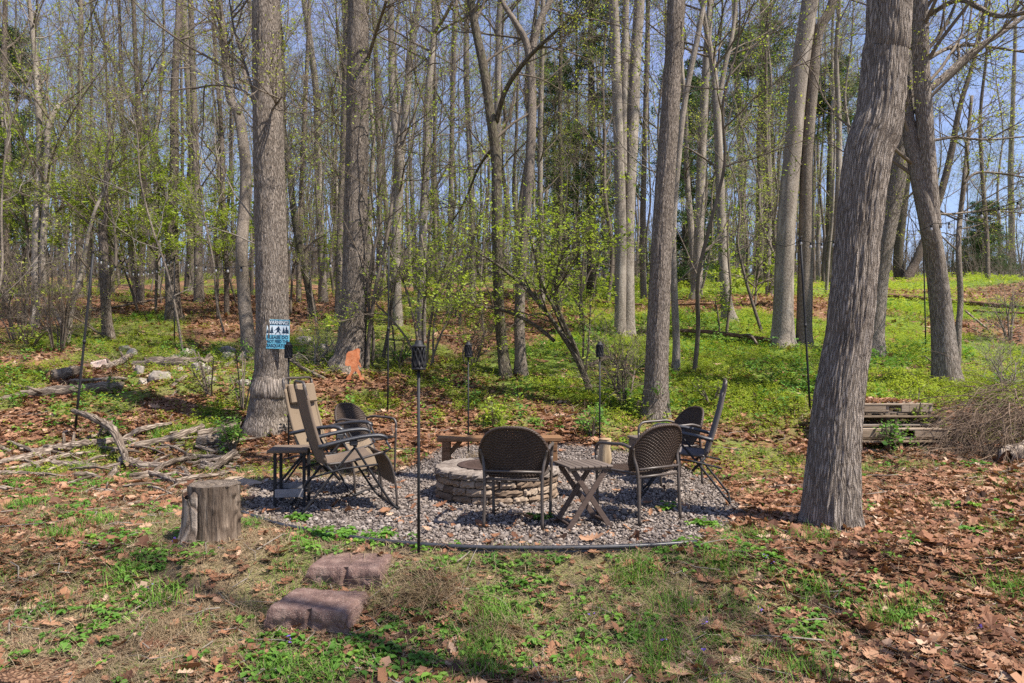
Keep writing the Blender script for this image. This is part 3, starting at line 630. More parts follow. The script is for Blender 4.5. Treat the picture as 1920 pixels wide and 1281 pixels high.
# wicker armchair, facing +x
def wicker_chair(label, loc, rz):
    t = thing('wicker_chair', label, 'chair', loc, rz, 'wicker armchairs round the fire pit')
    def shell(u, v):
        u = np.asarray(u, float); v = np.asarray(v, float)
        a = u*1.12; zt = .40+.405*(1-np.abs(u)**2.7*.50)
        wd = .212+.072*np.sin(np.clip(v, 0, 1)*1.9)
        return np.stack([-.20-.13*v**1.1+.23*(1-np.cos(a))*(.55+.45*v), np.sin(a)/.9*wd, .40+(zt-.40)*v], -1)
    nu, nv = 36, 31; Pp = []; w = MB()
    def weave(U, V, r, alt, sides=4):
        p = shell(U, V); du = shell(U+1e-3, V)-p; dv = shell(U, V+1e-3)-p; n = nrm(np.cross(du, dv)); return p+n*alt[..., None]
    vs = np.linspace(.0, 1, nv); uu = np.linspace(-1, 1, nu*2+1)
    for i_, v_ in enumerate(vs):
        alt = .0032*np.where(np.arange(len(uu)) % 2 == 0, 0, 1)*np.where(((np.arange(len(uu))//2+i_) % 2) == 0, 1, -1)
        alt = .0032*np.sin(np.arange(len(uu))*PI/2+i_*PI)
        tube(w, weave(uu, np.full(len(uu), v_), 0, alt), .0080, 6, rnd=.5)
    vv = np.linspace(0, 1, 14)
    for u_ in np.linspace(-1, 1, nu+1): tube(w, weave(np.full(14, u_), vv, 0, np.zeros(14)), .0045, 4, rnd=.4)
    w.build('backrest', MT['wicker'], t)
    w = MB(); r = shell(np.linspace(-1, 1, 61), np.ones(61)); ph = np.arange(61)
    for k in range(3): tube(w, r+np.stack([.007*np.cos(ph*1.1+k*2.09), 0*ph, .007*np.sin(ph*1.1+k*2.09)], 1), .010, 6)
    w.build('rim', MT['wicker'], t)
    # seat: woven, a little dished
    w = MB(); n = 23
    def seat(x, y): return np.stack([x, y, .425-.018*np.cos(x*5)*np.cos(y*5)], -1)
    for i_, y_ in enumerate(np.linspace(-.23, .23, 34)):
        xs = np.linspace(-.21, .235, 40); p = seat(xs, np.full(40, y_)); p[:, 2] += .003*np.sin(np.arange(40)*PI/2+i_*PI); tube(w, p, .0080, 4)
    for x_ in np.linspace(-.2, .225, 20): tube(w, seat(np.full(9, x_), np.linspace(-.23, .23, 9)), .005, 4)
    w.build('seat', MT['wicker'], t)
    w = MB(); c_ = smooth([(-.22, -.22, .415), (0, -.245, .415), (.21, -.24, .415), (.245, -.2, .415), (.25, 0, .412), (.245, .2, .415), (.21, .24, .415), (0, .245, .415), (-.22, .22, .415)], 5)
    tube(w, c_, .0125, 8); tube(w, [(-.235, -.225, .45), (-.235, .225, .45)], .011, 8); tube(w, [(-.225, -.225, .385), (-.225, .225, .385)], .011, 8)
    w.build('seat_frame', MT['metal_brown'], t)
    for s in (-1, 1):
        w = MB(); e = shell(np.array([s*.93]), np.array([.98]))[0]
        tube(w, smooth([(-.25, s*.235, 0), (-.236, s*.23, .3), (-.225, s*.235, .45), (-.20, s*.25, .55), (e[0], e[1], e[2]-.01)], 6), .0135, 9); w.build('leg', MT['metal_brown'], t)
        w = MB(); tube(w, smooth([(.245, s*.245, 0), (.25, s*.25, .3), (.255, s*.255, .52)], 5), .0135, 9); w.build('leg', MT['metal_brown'], t)
        w = MB(); tube(w, smooth([(.255, s*.255, .52), (.252, s*.258, .575), (.215, s*.266, .622), (.15, s*.274, .635), (.0, s*.285, .64), (-.10, s*.28, .645), (e[0]+.02, e[1]*1.02, e[2]-.01)], 7), .0145, 9); w.build('armrest', MT['metal_brown'], t)
    return t
ch = wicker_chair('brown wicker armchair seen from behind, in front of the stone fire pit', L0(.045, 6.07, -.004), math.radians(81))
copy_thing(ch, L0(1.06, 6.24, -.004), math.radians(124), 'brown wicker armchair beside the slatted folding table, its back half turned to us')
copy_thing(ch, L0(-1.62, 8.25), math.radians(-27), 'brown wicker armchair behind the two tan recliners, its woven back lit')
copy_thing(ch, L0(1.64, 7.72), math.radians(196), 'brown wicker armchair half hidden behind another, its seat turned to the fire pit')

# zero-gravity style recliner, facing +x, left side +y
def recliner(label, loc, rz, fab, pillow, hw=.26):
    t = thing('recliner', label, 'recliner', loc, rz, 'folding sling recliners')
    back = smooth([(.245, 0, .44), (.19, 0, .60), (.12, 0, .85), (.06, 0, 1.13)], 6); seat = smooth([(.245, 0, .44), (.45, 0, .455), (.74, 0, .52)], 6); foot = smooth([(.74, 0, .52), (.81, 0, .40), (.855, 0, .20), (.865, 0, .03)], 6)
    def sling(nm, path, lo, hi, sag, mat, m=13):
        w = MB(); q = path[int(lo*(len(path)-1)):int(hi*(len(path)-1))+1]; n = len(q); ys = np.linspace(-hw+.012, hw-.012, m)
        T = nrm(np.gradient(q, axis=0)); N = np.stack([-T[:, 2], 0*T[:, 0], T[:, 0]], 1)
        if N[0][2] > 0: N = -N
        top = []
        for off in (0, -.006):
            V = q[:, None]+np.stack([0*ys, ys, 0*ys], -1)[None]+N[:, None]*(sag*(1-(ys/hw)**2)[None, :, None]+off); top.append(V.reshape(-1, 3))
        i = np.arange(n-1)[:, None]; j = np.arange(m-1)[None]; f = np.stack([i*m+j, i*m+j+1, (i+1)*m+j+1, (i+1)*m+j], -1).reshape(-1, 4)
        w.add(np.vstack(top), np.vstack([f, f[:, ::-1]+n*m]), 0); w.build(nm, mat, t)
    sling('back_sling', back, .02, .97, .03, MT[fab]); sling('seat_sling', seat, .06, .96, .04, MT[fab]); sling('foot_sling', foot, .04, .66, .02, MT[fab])
    for s in (-1, 1):                                      # rolled hems of the sling round the side tubes
        w = MB(); tube(w, back[1:-2]+A(0, s*(hw-.004), 0), .017, 8); w.build('hem', MT[fab], t)
    if pillow:
        w = MB(); R = roty(math.radians(-12.5)); cbox(w, (.118, 0, .985), (.045, hw*2-.06, .20), .018, R); w.build('pillow', MT[fab], t)
    w = MB(); top = smooth([back[-4]+A(0, -hw, 0), back[-1]+A(0, -hw, -.03), back[-1]+A(0, -hw+.04, .012), back[-1]+A(0, 0, .012), back[-1]+A(0, hw-.04, .012), back[-1]+A(0, hw, -.03), back[-4]+A(0, hw, 0)], 5)
    tube(w, top, .0125, 8)
    for s in (-1, 1):
        tube(w, back+A(0, s*hw, 0), .0115, 8); tube(w, seat+A(0, s*hw, 0), .0115, 8); tube(w, foot+A(0, s*hw, 0), .0115, 8)
    tube(w, [(.865, -hw, .03), (.865, hw, .03)], .011, 8); tube(w, [(.245, -hw, .43), (.245, hw, .43)], .011, 8); tube(w, [(.74, -hw, .505), (.74, hw, .505)], .011, 8)
    w.build('frame', MT['metal_brown'], t)
    for s in (-1, 1):
        y = s*(hw+.028)
        w = MB(); tube(w, smooth([(.47, y, .60), (.62, y, .36), (.80, y, .08), (.87, y, .012)], 5), .0105, 8); w.build('leg', MT['metal_black'], t)
        w = MB(); tube(w, smooth([(.50, y-s*.02, .59), (.30, y-s*.02, .36), (.02, y-s*.02, .012)], 5), .0105, 8); w.build('leg', MT['metal_black'], t)
        w = MB(); tube(w, [(.10, y+s*.012, .34), (.38, y+s*.012, .40), (.68, y+s*.012, .42)], .009, 7); tube(w, [(.245, y-s*.01, .43), (.36, y-s*.01, .30)], .013, 7); w.build('link_bar', MT['metal_black'], t)
        w = MB(); p = smooth([(.17, y+s*.015, .595), (.35, y+s*.015, .635), (.55, y+s*.015, .668), (.70, y+s*.015, .672), (.765, y+s*.015, .645)], 5); n = len(p)
        th = np.arange(12)/12*2*PI; wd = np.interp(np.linspace(0, 1, n), [0, .1, .9, 1], [.018, .03, .032, .018])
        V = p[:, None]+np.stack([0*th[None]*wd[:, None], np.cos(th)[None]*wd[:, None], np.sin(th)[None]*np.full((n, 1), .019)], -1)
        i = np.arange(n-1)[:, None]; j = np.arange(12)[None]; w.add(V.reshape(-1, 3), np.stack([i*12+j, i*12+(j+1) % 12, (i+1)*12+(j+1) % 12, (i+1)*12+j], -1).reshape(-1, 4))
        for e, sg in ((0, -1), (n-1, 1)): w.Fs.append((np.array([list(range(12))])[:, ::sg]+e*12, 0, True))
        cbox(w, (.47, y+s*.005, .618), (.07, .03, .05), .008); tube(w, [(.75, y, .64), (.80, y-s*.01, .55), (.745, y-s*.012, .52)], .010, 7); w.build('armrest', MT['plastic_black'], t)
    w = MB(); tube(w, [(.02, -hw-.01, .014), (.02, hw+.01, .014)], .010, 7); tube(w, [(.87, -hw-.03, .014), (.87, hw+.03, .014)], .010, 7); w.build('floor_bar', MT['metal_black'], t)
    return t
recliner('tan sling recliner nearest the cut stump, its narrow back edge towards us', L0(-1.88, 6.39, -.004), math.radians(25), 'fabric_brown', False)
recliner('tan sling recliner with a head pillow, behind another recliner by the sign tree', L0(-2.19, 7.45), math.radians(-16), 'fabric_tan', True)
recliner('dark grey sling recliner seen edge on, right of the wicker chairs', L0(2.03, 6.90, -.004), math.radians(165), 'fabric_grey', False)

# slatted folding table
t = thing('folding_table', 'small brown slatted folding table between two wicker armchairs', 'side table', L0(.565, 5.98, -.004), math.radians(17))
w = MB()
for k in range(7): cbox(w, (-.162+.054*k, 0, .492), (.048, .37, .016), .003, rnd=rng.uniform(0, 1))
for s in (-1, 1): cbox(w, (0, s*.15, .4745), (.36, .035, .018), .003, rnd=.4)
w.build('tabletop', MT['table_slat'], t)
for s, off in ((-1, .0), (1, .0)):
    for sg, dy in ((1, .012), (-1, -.012)):
        w = MB(); bar(w, (sg*.185, s*.14+dy, 0), (-sg*.135, s*.14+dy, .465), .042, .018); w.build('leg', MT['table_leg'], t)
for sg in (1, -1):
    w = MB(); bar(w, (sg*.163, -.118, .035), (sg*.163, .118, .035), .055, .014, side=A(1, 0, 1)); w.build('stretcher', MT['table_leg'], t)

# folding tray table behind the near recliner
t = thing('tray_table', 'brown tray table on black folding legs by the sign tree', 'side table', L0(-1.99, 6.72, -.004), math.radians(8))
w = MB(); cbox(w, (0, 0, .510), (.36, .40, .032), .008); w.build('tabletop', MT['fabric_brown'], t)
for s in (-1, 1):
    for sx in (-.115, .14):
        w = MB(); cbox(w, (sx, s*.15, .247), (.028, .024, .492), .003); w.build('leg', MT['metal_black'], t)
    w = MB(); bar(w, (-.10, s*.15, .20), (.13, s*.15, .48), .014, .012); w.build('brace', MT['metal_black'], t)
for s in (-1, 1):
    w = MB(); cbox(w, (.012, s*.168, .13), (.25, .012, .075), .004); w.build('shelf_rail', MT['plastic_grey'], t)
w = MB(); cbox(w, (.012, 0, .115), (.25, .32, .010), .003); w.build('shelf', MT['metal_black'], t)

# torches
def torch(label, loc, hgt=1.5, lean=0):
    t = thing('garden_torch', label, 'torch', loc, 0, 'black garden torches round the gravel'); t.rotation_euler = (0, lean, 0)
    w = MB(); tube(w, [(0, 0, -.08), (0, 0, hgt-.2)], .0105, 10); w.build('pole', MT['metal_black'], t)
    w = MB(); z0 = hgt-.205; lathe(w, [(.012, z0), (.046, z0), (.049, z0+.006), (.049, z0+.016), (.041, z0+.018), (.041, z0+.15), (.049, z0+.152), (.049, z0+.162)], 20)
    n = 10                                                # crossing straps leave diamond openings round the can
    for k in range(n):
        for sg in (1, -1):
            p = [(.0455*math.cos(k*2*PI/n+sg*q*2*PI/n*1.5), .0455*math.sin(k*2*PI/n+sg*q*2*PI/n*1.5), z0+.012+q*.145) for q in np.linspace(0, 1, 9)]; tube(w, p, .0048, 4)
    w.build('lantern', MT['metal_black'], t)
    w = MB(); z1 = z0+.160; lathe(w, [(.052, z1), (.053, z1+.006), (.036, z1+.014), (.030, z1+.018), (.025, z1+.036), (.020, z1+.045), (.001, z1+.047)], 20); w.build('cap', MT['metal_black'], t)
    return t
tb = ground_at(785, 1045)
tr = torch('black garden torch at the front edge of the gravel, above the stone steps', (tb[0], tb[1], tb[2]), 1.5)
for (px, Y, lab) in ((541, 8.9, 'black garden torch in front of the blue warning sign'), (878, 9.35, 'black garden torch behind the plank bench'), (1124.5, 9.5, 'black garden torch beside the short wooden post')):
    X = (px-CX)*Y/F; copy_thing(tr, (X, Y, EYE-(628-HY+6)*Y/F*.9-1.52), 0, lab)

# short log post and box seat behind the right chairs
t = thing('log_post', 'short upright pale log post beside the right end of the bench', 'post', (1.10, 8.5, h1(1.10, 8.5)))
w = MB(); zz = np.linspace(-.03, .40, 9); tube(w, [(rng.normal(0, .004), 0, q) for q in zz], [.075+.01*math.sin(q*14) for q in zz], 18, bk=True); w.build('log', MT['post_wood'], t)
w = MB(); lathe(w, [(.074, .392), (.07, .404), (.001, .407)], 18); w.build('cut_top', MT['cut_wood'], t)
t = thing('wood_seat', 'low brown boxy wooden seat behind the pair of wicker armchairs', 'stool', L0(1.44, 8.1), math.radians(12))
w = MB(); cbox(w, (0, 0, .435), (.32, .30, .03), .006, rnd=.6); w.build('top', MT['table_slat'], t)
for sx in (-1, 1):
    w = MB(); cbox(w, (sx*.13, 0, .209), (.035, .26, .418), .004, rnd=.5); w.build('side_panel', MT['table_slat'], t)
w = MB(); cbox(w, (0, -.10, .33), (.22, .02, .16), .004, rnd=.4); w.build('apron', MT['table_slat'], t)

# black edging along the front of the gravel
ep = [(455, 962), (500, 978), (545, 990), (620, 1003), (700, 1015), (800, 1024), (900, 1029), (1000, 1030), (1100, 1029), (1200, 1026), (1305, 1019)]
pts = smooth([A((x-CX)*EYE/(y-HY), F*EYE/(y-HY)-.012, .012) for x, y in ep], 8); w = MB(); tube(w, pts, .017, 10)
lo_ = pts-A(0, 0, .035); n = len(pts); th = .004
V = np.concatenate([pts+A(0, -th, 0), lo_+A(0, -th, -.03), lo_+A(0, th, -.03), pts+A(0, th, 0)]); i = np.arange(n-1)
w.add(V, np.concatenate([np.stack([i+a*n, i+1+a*n, i+1+((a+1) % 4)*n, i+((a+1) % 4)*n], 1) for a in range(4)]))
solo('garden_edging', 'black plastic edging strip along the front of the gravel', 'edging', w, MT['plastic_black'], pts[n//2])

# step blocks: split-face concrete with a groove down the middle
def step_block(label, px, py, w_, h_, d_, rz):
    q = ground_at(px, py); t = MB(); nu, nvv = 56, 44
    # a rounded, rough block as a height-displaced shell: u along the outline of the section, groove in the front
    sec = [(0, -.03)]; f_ = np.linspace(0, 1, 12)
    sec = [(-d_/2-.012+.010*math.sin(a*3), -.05+(h_+.035)*a*.83) for a in f_]+[(-d_/2+.004+.022*(1-math.cos(a*PI/2)), h_*.90+.10*h_*math.sin(a*PI/2)) for a in np.linspace(.15, 1, 7)]+[(-d_/2+.026+(d_-.026)*a, h_) for a in np.linspace(.08, 1, 14)]+[(d_/2+.004, h_*.4), (d_/2+.004, -.05)]
    sec = np.array(sec); m_ = len(sec); U = np.linspace(-1, 1, nu); V = np.zeros((nu, m_, 3))
    for i_, u in enumerate(U):
        side = 1-max(abs(u)-.93, 0)/.07*.18; gro = math.exp(-((u-.05)/.05)**2)
        V[i_, :, 0] = u*w_/2*(1+.05*(sec[:, 1] < h_*.6))
        inn = gro*.028*np.clip((-sec[:, 0]-d_/2+.25)/.2, 0, 1)
        V[i_, :, 1] = sec[:, 0]*1+inn*(sec[:, 1] < h_*.985); V[i_, :, 2] = sec[:, 1]*(side if True else 1)-gro*.005*(sec[:, 1] > h_*.9)*np.clip(1-(sec[:, 0]+d_/2)/.22, .25, 1)
    uu_, jj_ = np.meshgrid(U*w_*.5, np.cumsum(np.r_[0, np.hypot(*np.diff(sec, axis=0).T)]), indexing='ij'); o_ = rng.uniform(0, 50); nz_ = fbm(uu_*22+o_, jj_*22, 5, 4)-.5; nz2 = fbm(uu_*70+o_, jj_*70, 6, 2)-.5
    amp = .018*(1+1.0*(sec[None, :, 1] < h_*.9)); V[:, :, 1] += nz_*amp+nz2*.006; V[:, :, 2] += (nz_*.012+nz2*.005)*(sec[None, :, 1] > h_*.8)
    i = np.arange(nu-1)[:, None]; j = np.arange(m_-1)[None]; t.add(V.reshape(-1, 3), np.stack([i*m_+j, i*m_+j+1, (i+1)*m_+j+1, (i+1)*m_+j], -1).reshape(-1, 4)[:, ::-1])
    for e in (0, nu-1): t.Fs.append((np.array([[e*m_+q_ for q_ in range(m_)]])[:, ::(-1 if e == 0 else 1)], 0, False))
    o = solo('step_block', label, 'stepping stone', t, MT['step_block'], (0, 0, 0), 'step blocks up to the gravel'); o.location = (q[0], q[1]+d_/2, q[2]-.01); o.rotation_euler = (0, 0, rz); return o
step_block('lower purple brown concrete step block set in the grass', 583, 1190, .50, .155, .36, math.radians(-9))
step_block('upper purple brown concrete step block just below the gravel', 648, 1106, .49, .15, .36, math.radians(-5))

# the cut stump, with a buttress of bark on its left
q = ground_at(402, 1012); t = thing('tree_stump', 'knee high cut stump with grey bark on one side, left of the gravel', 'stump', q)
n = 110; th = np.arange(n)/n*2*PI; zs = np.linspace(-.06, .42, 26); w = MB(); V = []; bk = []
for z_ in zs:
    r = .178+.025*np.exp(-(z_+.02)/.06)+.035*(fbm(th*4+4, np.full(n, z_*2.2), 5, 4)-.5)+.012*(fbm(th*11, np.full(n, z_*1.5), 6, 2)-.5)
    for (a, zc, hh) in ((-.35, .36, .034), (-.1, .30, .03), (.05, .17, .028), (-.25, .235, .024), (-1.2, .26, .016), (-.75, .12, .015)): r = r+hh*np.exp(-((th-a % (2*PI)+PI) % (2*PI)-PI)**2/.02-((z_-zc)/.022)**2)
    V.append(np.stack([r*np.cos(th), r*np.sin(th), np.full(n, z_)], 1)); bk.append(np.stack([.18*np.cos(th), .18*np.sin(th), np.full(n, z_)], 1))
V = np.concatenate(V); i = np.arange(25)[:, None]; j = np.arange(n)[None]
w.add(V, np.stack([i*n+j, i*n+(j+1) % n, (i+1)*n+(j+1) % n, (i+1)*n+j], -1).reshape(-1, 4), 0, None, np.concatenate(bk)); w.build('wood', MT['stump_side'], t)
w = MB(); V = [np.stack([(.178+.05*(fbm(th*5+4, np.full(n, .5), 5, 4)-.5))*k_*np.cos(th), (.178+.05*(fbm(th*5+4, np.full(n, .5), 5, 4)-.5))*k_*np.sin(th), .414+.028*(fbm(th*3+k_*7, np.full(n, k_*5), 15, 3)-.35)*(k_ < .97)], 1) for k_ in (1, .96, .8, .55, .3, .03)]
i = np.arange(5)[:, None]; w.add(np.concatenate(V), np.stack([i*n+j, i*n+(j+1) % n, (i+1)*n+(j+1) % n, (i+1)*n+j], -1).reshape(-1, 4), 0, None, np.concatenate(V)); w.build('cut_top', MT['stump_top'], t)
w = MB(); V = []; bk = []; a = np.linspace(-2.95, -1.72, 20)
for z_ in zs[::1]:
    for sgn in (0, 1):
        pass
    r = (.186+.02*np.exp(-(z_+.02)/.06))+.035*np.sin((a+2.95)/1.23*PI)**.6+.09*np.exp(-(z_+.06)/.10)*np.sin((a+2.95)/1.23*PI)+.014*(fbm(a*9, np.full(20, z_*16), 9, 3)-.5)
    zt = np.minimum(z_, .40-.07*np.abs(np.sin(a*5)))
    V.append(np.stack([r*np.cos(a), r*np.sin(a), zt], 1)); bk.append(np.stack([.2*np.cos(a), .2*np.sin(a), zt], 1))
V = np.concatenate(V); i = np.arange(25)[:, None]; j = np.arange(19)[None]; w.add(V, np.stack([i*20+j, i*20+j+1, (i+1)*20+j+1, (i+1)*20+j], -1).reshape(-1, 4), 0, None, np.concatenate(bk)); w.build('bark', MT['log_bark'], t)
# rotten stump in the near left corner
q = ground_at(70, 1275); t = MB(); n = 60; th = np.arange(n)/n*2*PI; V = []; bk = []
for k, z_ in enumerate(np.linspace(-.08, 1, 12)):
    hmx = .03+.085*fbm(np.cos(th)*1.2+3, np.sin(th)*1.2+3, 15, 4); r = .22+.05*(fbm(th*2, np.full(n, z_*3), 6, 3)-.5)
    V.append(np.stack([r*np.cos(th)*1.1, r*np.sin(th), hmx*z_], 1)); bk.append(np.stack([.24*np.cos(th), .24*np.sin(th), hmx*z_], 1))
for k, r_ in enumerate((.8, .55, .3, .02)): V.append(np.stack([V[11][:, 0]*r_, V[11][:, 1]*r_, V[11][:, 2]*(.35+.5*fbm(th*3, np.full(n, k*1.7), 8, 2)) if k else V[11][:, 2]*.75], 1)); bk.append(V[-1].copy())
V = np.concatenate(V); i = np.arange(15)[:, None]; j = np.arange(n)[None]; t.add(V, np.stack([i*n+j, i*n+(j+1) % n, (i+1)*n+(j+1) % n, (i+1)*n+j], -1).reshape(-1, 4), 0, None, np.concatenate(bk))
o = solo('rotten_stump', 'low crumbling red brown rotten stump in the near grass', 'stump', t, MT['log_rot'], (0, 0, 0)); o.location = tuple(q); o.scale = (.75, .75, .7)

# warning sign nailed to the tree
def text_mesh(txt, size, wmax):
    cu = bpy.data.curves.new('lettering', 'FONT'); cu.body = txt; cu.size = size; cu.align_x = 'CENTER'; cu.align_y = 'CENTER'; cu.offset = .0012; cu.extrude = .0008
    ob = bpy.data.objects.new('lettering', cu); C.objects.link(ob); dg = bpy.context.evaluated_depsgraph_get(); me = bpy.data.meshes.new_from_object(ob.evaluated_get(dg))
    bpy.data.objects.remove(ob); xs = [v.co.x for v in me.vertices]; wdt = max(xs)-min(xs)
    if wdt > wmax:
        for v in me.vertices: v.co.x *= wmax/wdt
    return me
_b = ground_at(500, 806); SY = _b[1]-31*_b[1]/F-.012; sc_ = P(521, 627, SY); t = thing('warning_sign', 'blue warning sign with a striding ape figure nailed to a tree trunk', 'sign', sc_); t.rotation_euler = (0, math.radians(1.5), math.radians(-3))
sw, sh = .335, .415
w = MB(); cbox(w, (0, 0, 0), (sw, .006, sh), .002); w.build('panel', MT['sign_blue'], t)
w = MB(); cbox(w, (0, -.0040, sh/2-.042), (sw-.012, .002, .066), .0005); w.build('header', MT['sign_dark'], t)
w = MB(); cbox(w, (0, -.0040, .058), (sw-.012, .002, .132), .0005); w.build('picture', MT['sign_white'], t)
def lettering(txt, z, size, mat, y=-.0056):
    o = bpy.data.objects.new('lettering', text_mesh(txt, size, sw-.03)); C.objects.link(o); o.data.materials.append(MT[mat]); o.parent = t; o.rotation_euler = (PI/2, 0, 0); o.location = (0, y, z)
lettering('WARNING!', sh/2-.043, .074, 'sign_white'); lettering('PLEASE DO', -.044, .062, 'sign_dark', -.0042); lettering('NOT FEED THE', -.104, .060, 'sign_dark', -.0042); lettering('SASQUATCH', -.164, .062, 'sign_dark', -.0042)
APE = [(.02, .98), (.10, 1.0), (.17, .93), (.17, .86), (.22, .80), (.27, .70), (.30, .58), (.42, .52), (.44, .48), (.28, .48), (.22, .60), (.20, .48), (.20, .36), (.30, .22), (.33, .05), (.42, .03), (.42, -.01), (.25, 0), (.22, .18), (.08, .30), (-.05, .20), (-.22, .08), (-.26, -.01), (-.34, .03), (-.33, .10), (-.20, .20), (-.10, .33), (-.10, .48), (-.08, .62), (-.18, .52), (-.30, .50), (-.42, .42), (-.44, .47), (-.30, .58), (-.22, .66), (-.14, .78), (-.03, .86)]
w = MB(); slab(w, [(x*.115, .0+z_*.115) for x, z_ in APE], -.0062, -.0050); o = w.build('ape_figure', MT['sign_dark'], t)
def fir(x, z0, h_, wd):
    p = [(x-.06*wd, z0), (x-.06*wd, z0+.14*h_)]
    for k in range(3): p += [(x-wd*(.5-.13*k), z0+h_*(.14+.24*k)), (x-wd*(.2-.06*k), z0+h_*(.40+.22*k))]
    p[-1] = (x-.04*wd, z0+h_*.9); p += [(x, z0+h_)]; return p+[(2*x-a, b) for a, b in p[:-1][::-1]]
for (x, z0, h_, wd) in ((-.125, .0, .105, .06), (-.085, .0, .125, .055), (-.148, .004, .075, .035), (.085, .0, .11, .055), (.125, .0, .125, .06), (.15, .003, .08, .03)):
    w = MB(); slab(w, fir(x, z0, h_, wd), -.0060, -.0050); w.build('fir_figure', MT['sign_dark'], t)
# rust-coloured cut-out figure leaning at the foot of the second big tree
q = ground_at(668, 711); q[1] -= .16; q[2] = h1(q[0], q[1])+.02; s_ = (709-650)*q[1]/F
w = MB(); BIG = [(590, 240), (625, 240), (640, 270), (632, 330), (640, 380), (622, 425), (650, 470), (660, 515), (640, 515), (605, 470), (620, 540), (650, 600), (660, 650), (700, 665), (705, 695), (640, 700), (625, 640), (590, 580), (570, 570), (520, 630), (510, 670), (525, 700), (440, 700), (450, 665), (480, 630), (515, 570), (510, 500), (490, 490), (470, 500), (430, 490), (425, 450), (440, 380), (445, 320), (475, 285), (540, 270)]
slab(w, [((x-560)/460*s_, (700-z_)/460*s_) for x, z_ in BIG], -.008, .008)
cbox(w, (0, 0, -.06), (.03, .014, .14), .002)
o = solo('ape_cutout', 'rust orange cut-out of a striding ape at the foot of a big trunk', 'yard ornament', w, MT['rust_orange'], (0, 0, 0)); o.location = tuple(q+A(0, 0, .01)); o.rotation_euler = (math.radians(-4), 0, math.radians(8))

# poles and the string of lights
def pole(label, base, top, w_=.012):
    b = ground_at(*base); e = P(top[0], top[1], b[1]); t = MB(); d = e-b
    tube(t, [b-d*.03, b+d*.25, b+d*.5, b+d*.75, e], w_, 9); tube(t, [b+d*.49, b+d*.51], w_*1.35, 9); tube(t, [e, e+nrm(d)*.03, e+nrm(d)*.05+A(.03, 0, .0)], w_*.5, 6)
    solo('light_pole', label, 'pole', t, MT['metal_black'], b, 'black poles carrying the string of lights'); return e
e1 = pole('black light pole leaning over the dead branch heap at the left', (141, 806), (175, 476), .017)
e2 = pole('thin black light pole in the green cover before a double trunk', (327, 641), (327, 482), .014)
e3 = pole('thin black light pole behind the near torch', (727, 772), (729, 462), .014)
e4 = pole('black light pole rising beside the big furrowed tree', (1519, 772), (1501, 449), .016)
e5 = pole('thin black light pole on the grassy slope behind the forked leaning trunk', (1736, 655), (1731, 440), .014)
def light_string(label, pts, sag, n, r=.018):
    w = MB(); b_ = MB(); L_ = []
    for a, b in zip(pts[:-1], pts[1:]):
        tt = np.linspace(0, 1, 14)[:, None]; q = a+(b-a)*tt; q[:, 2] -= 4*sag*(tt*(1-tt))[:, 0]; L_.append(q if b is pts[-1] else q[:-1])
    Q = np.vstack(L_); tube(w, Q, .0045, 5); cu = np.concatenate([[0], np.cumsum(np.linalg.norm(np.diff(Q, axis=0), axis=1))])
    t = thing('string_lights', label, 'string lights', Q[0]); 
    for s in np.linspace(0, cu[-1], n+2)[1:-1]:
        p = np.array([np.interp(s, cu, Q[:, k]) for k in range(3)]); tube(w, [p, p-A(0, 0, .035)], .013, 7); u = MB()
        lathe(u, [(.010, -.034), (r*.8, -.045), (r, -.062), (r*.85, -.080), (.001, -.09)], 10, p); u.build('bulb', MT['bulb'], t, Q[0])
    w.build('wire', MT['wire'], t, Q[0])
light_string('string of small white bulbs sagging between the two left poles', [e1, e2], .30, 15, .012)
light_string('string of bulbs from the left poles past the sign tree to the middle pole', [e2, P(478, 497, 10.3), e3], .12, 9)
light_string('string of bulbs behind the furrowed tree and out over the right edge', [P(1700, 432, 10.6), P(1752, 418, 10.2), P(1802, 404, 9.6), P(1990, 345, 7.5)], .05, 7, .018)
light_string('short string of bulbs from the right pole towards the big furrowed tree', [P(1452, 455, 11.5), e4, P(1590, 440, 8.5)], .08, 4, .018)
# red ribbon scrap
q = ground_at(778, 777); w = MB(); cbox(w, (0, 0, 0), (.06, .03, .02), .004, rotz(.4)); o = solo('cloth_scrap', 'small red scrap of cloth on the leaves behind the near torch', 'scrap', w, MT['ribbon'], (0, 0, 0)); o.location = tuple(q+A(0, 0, .02))
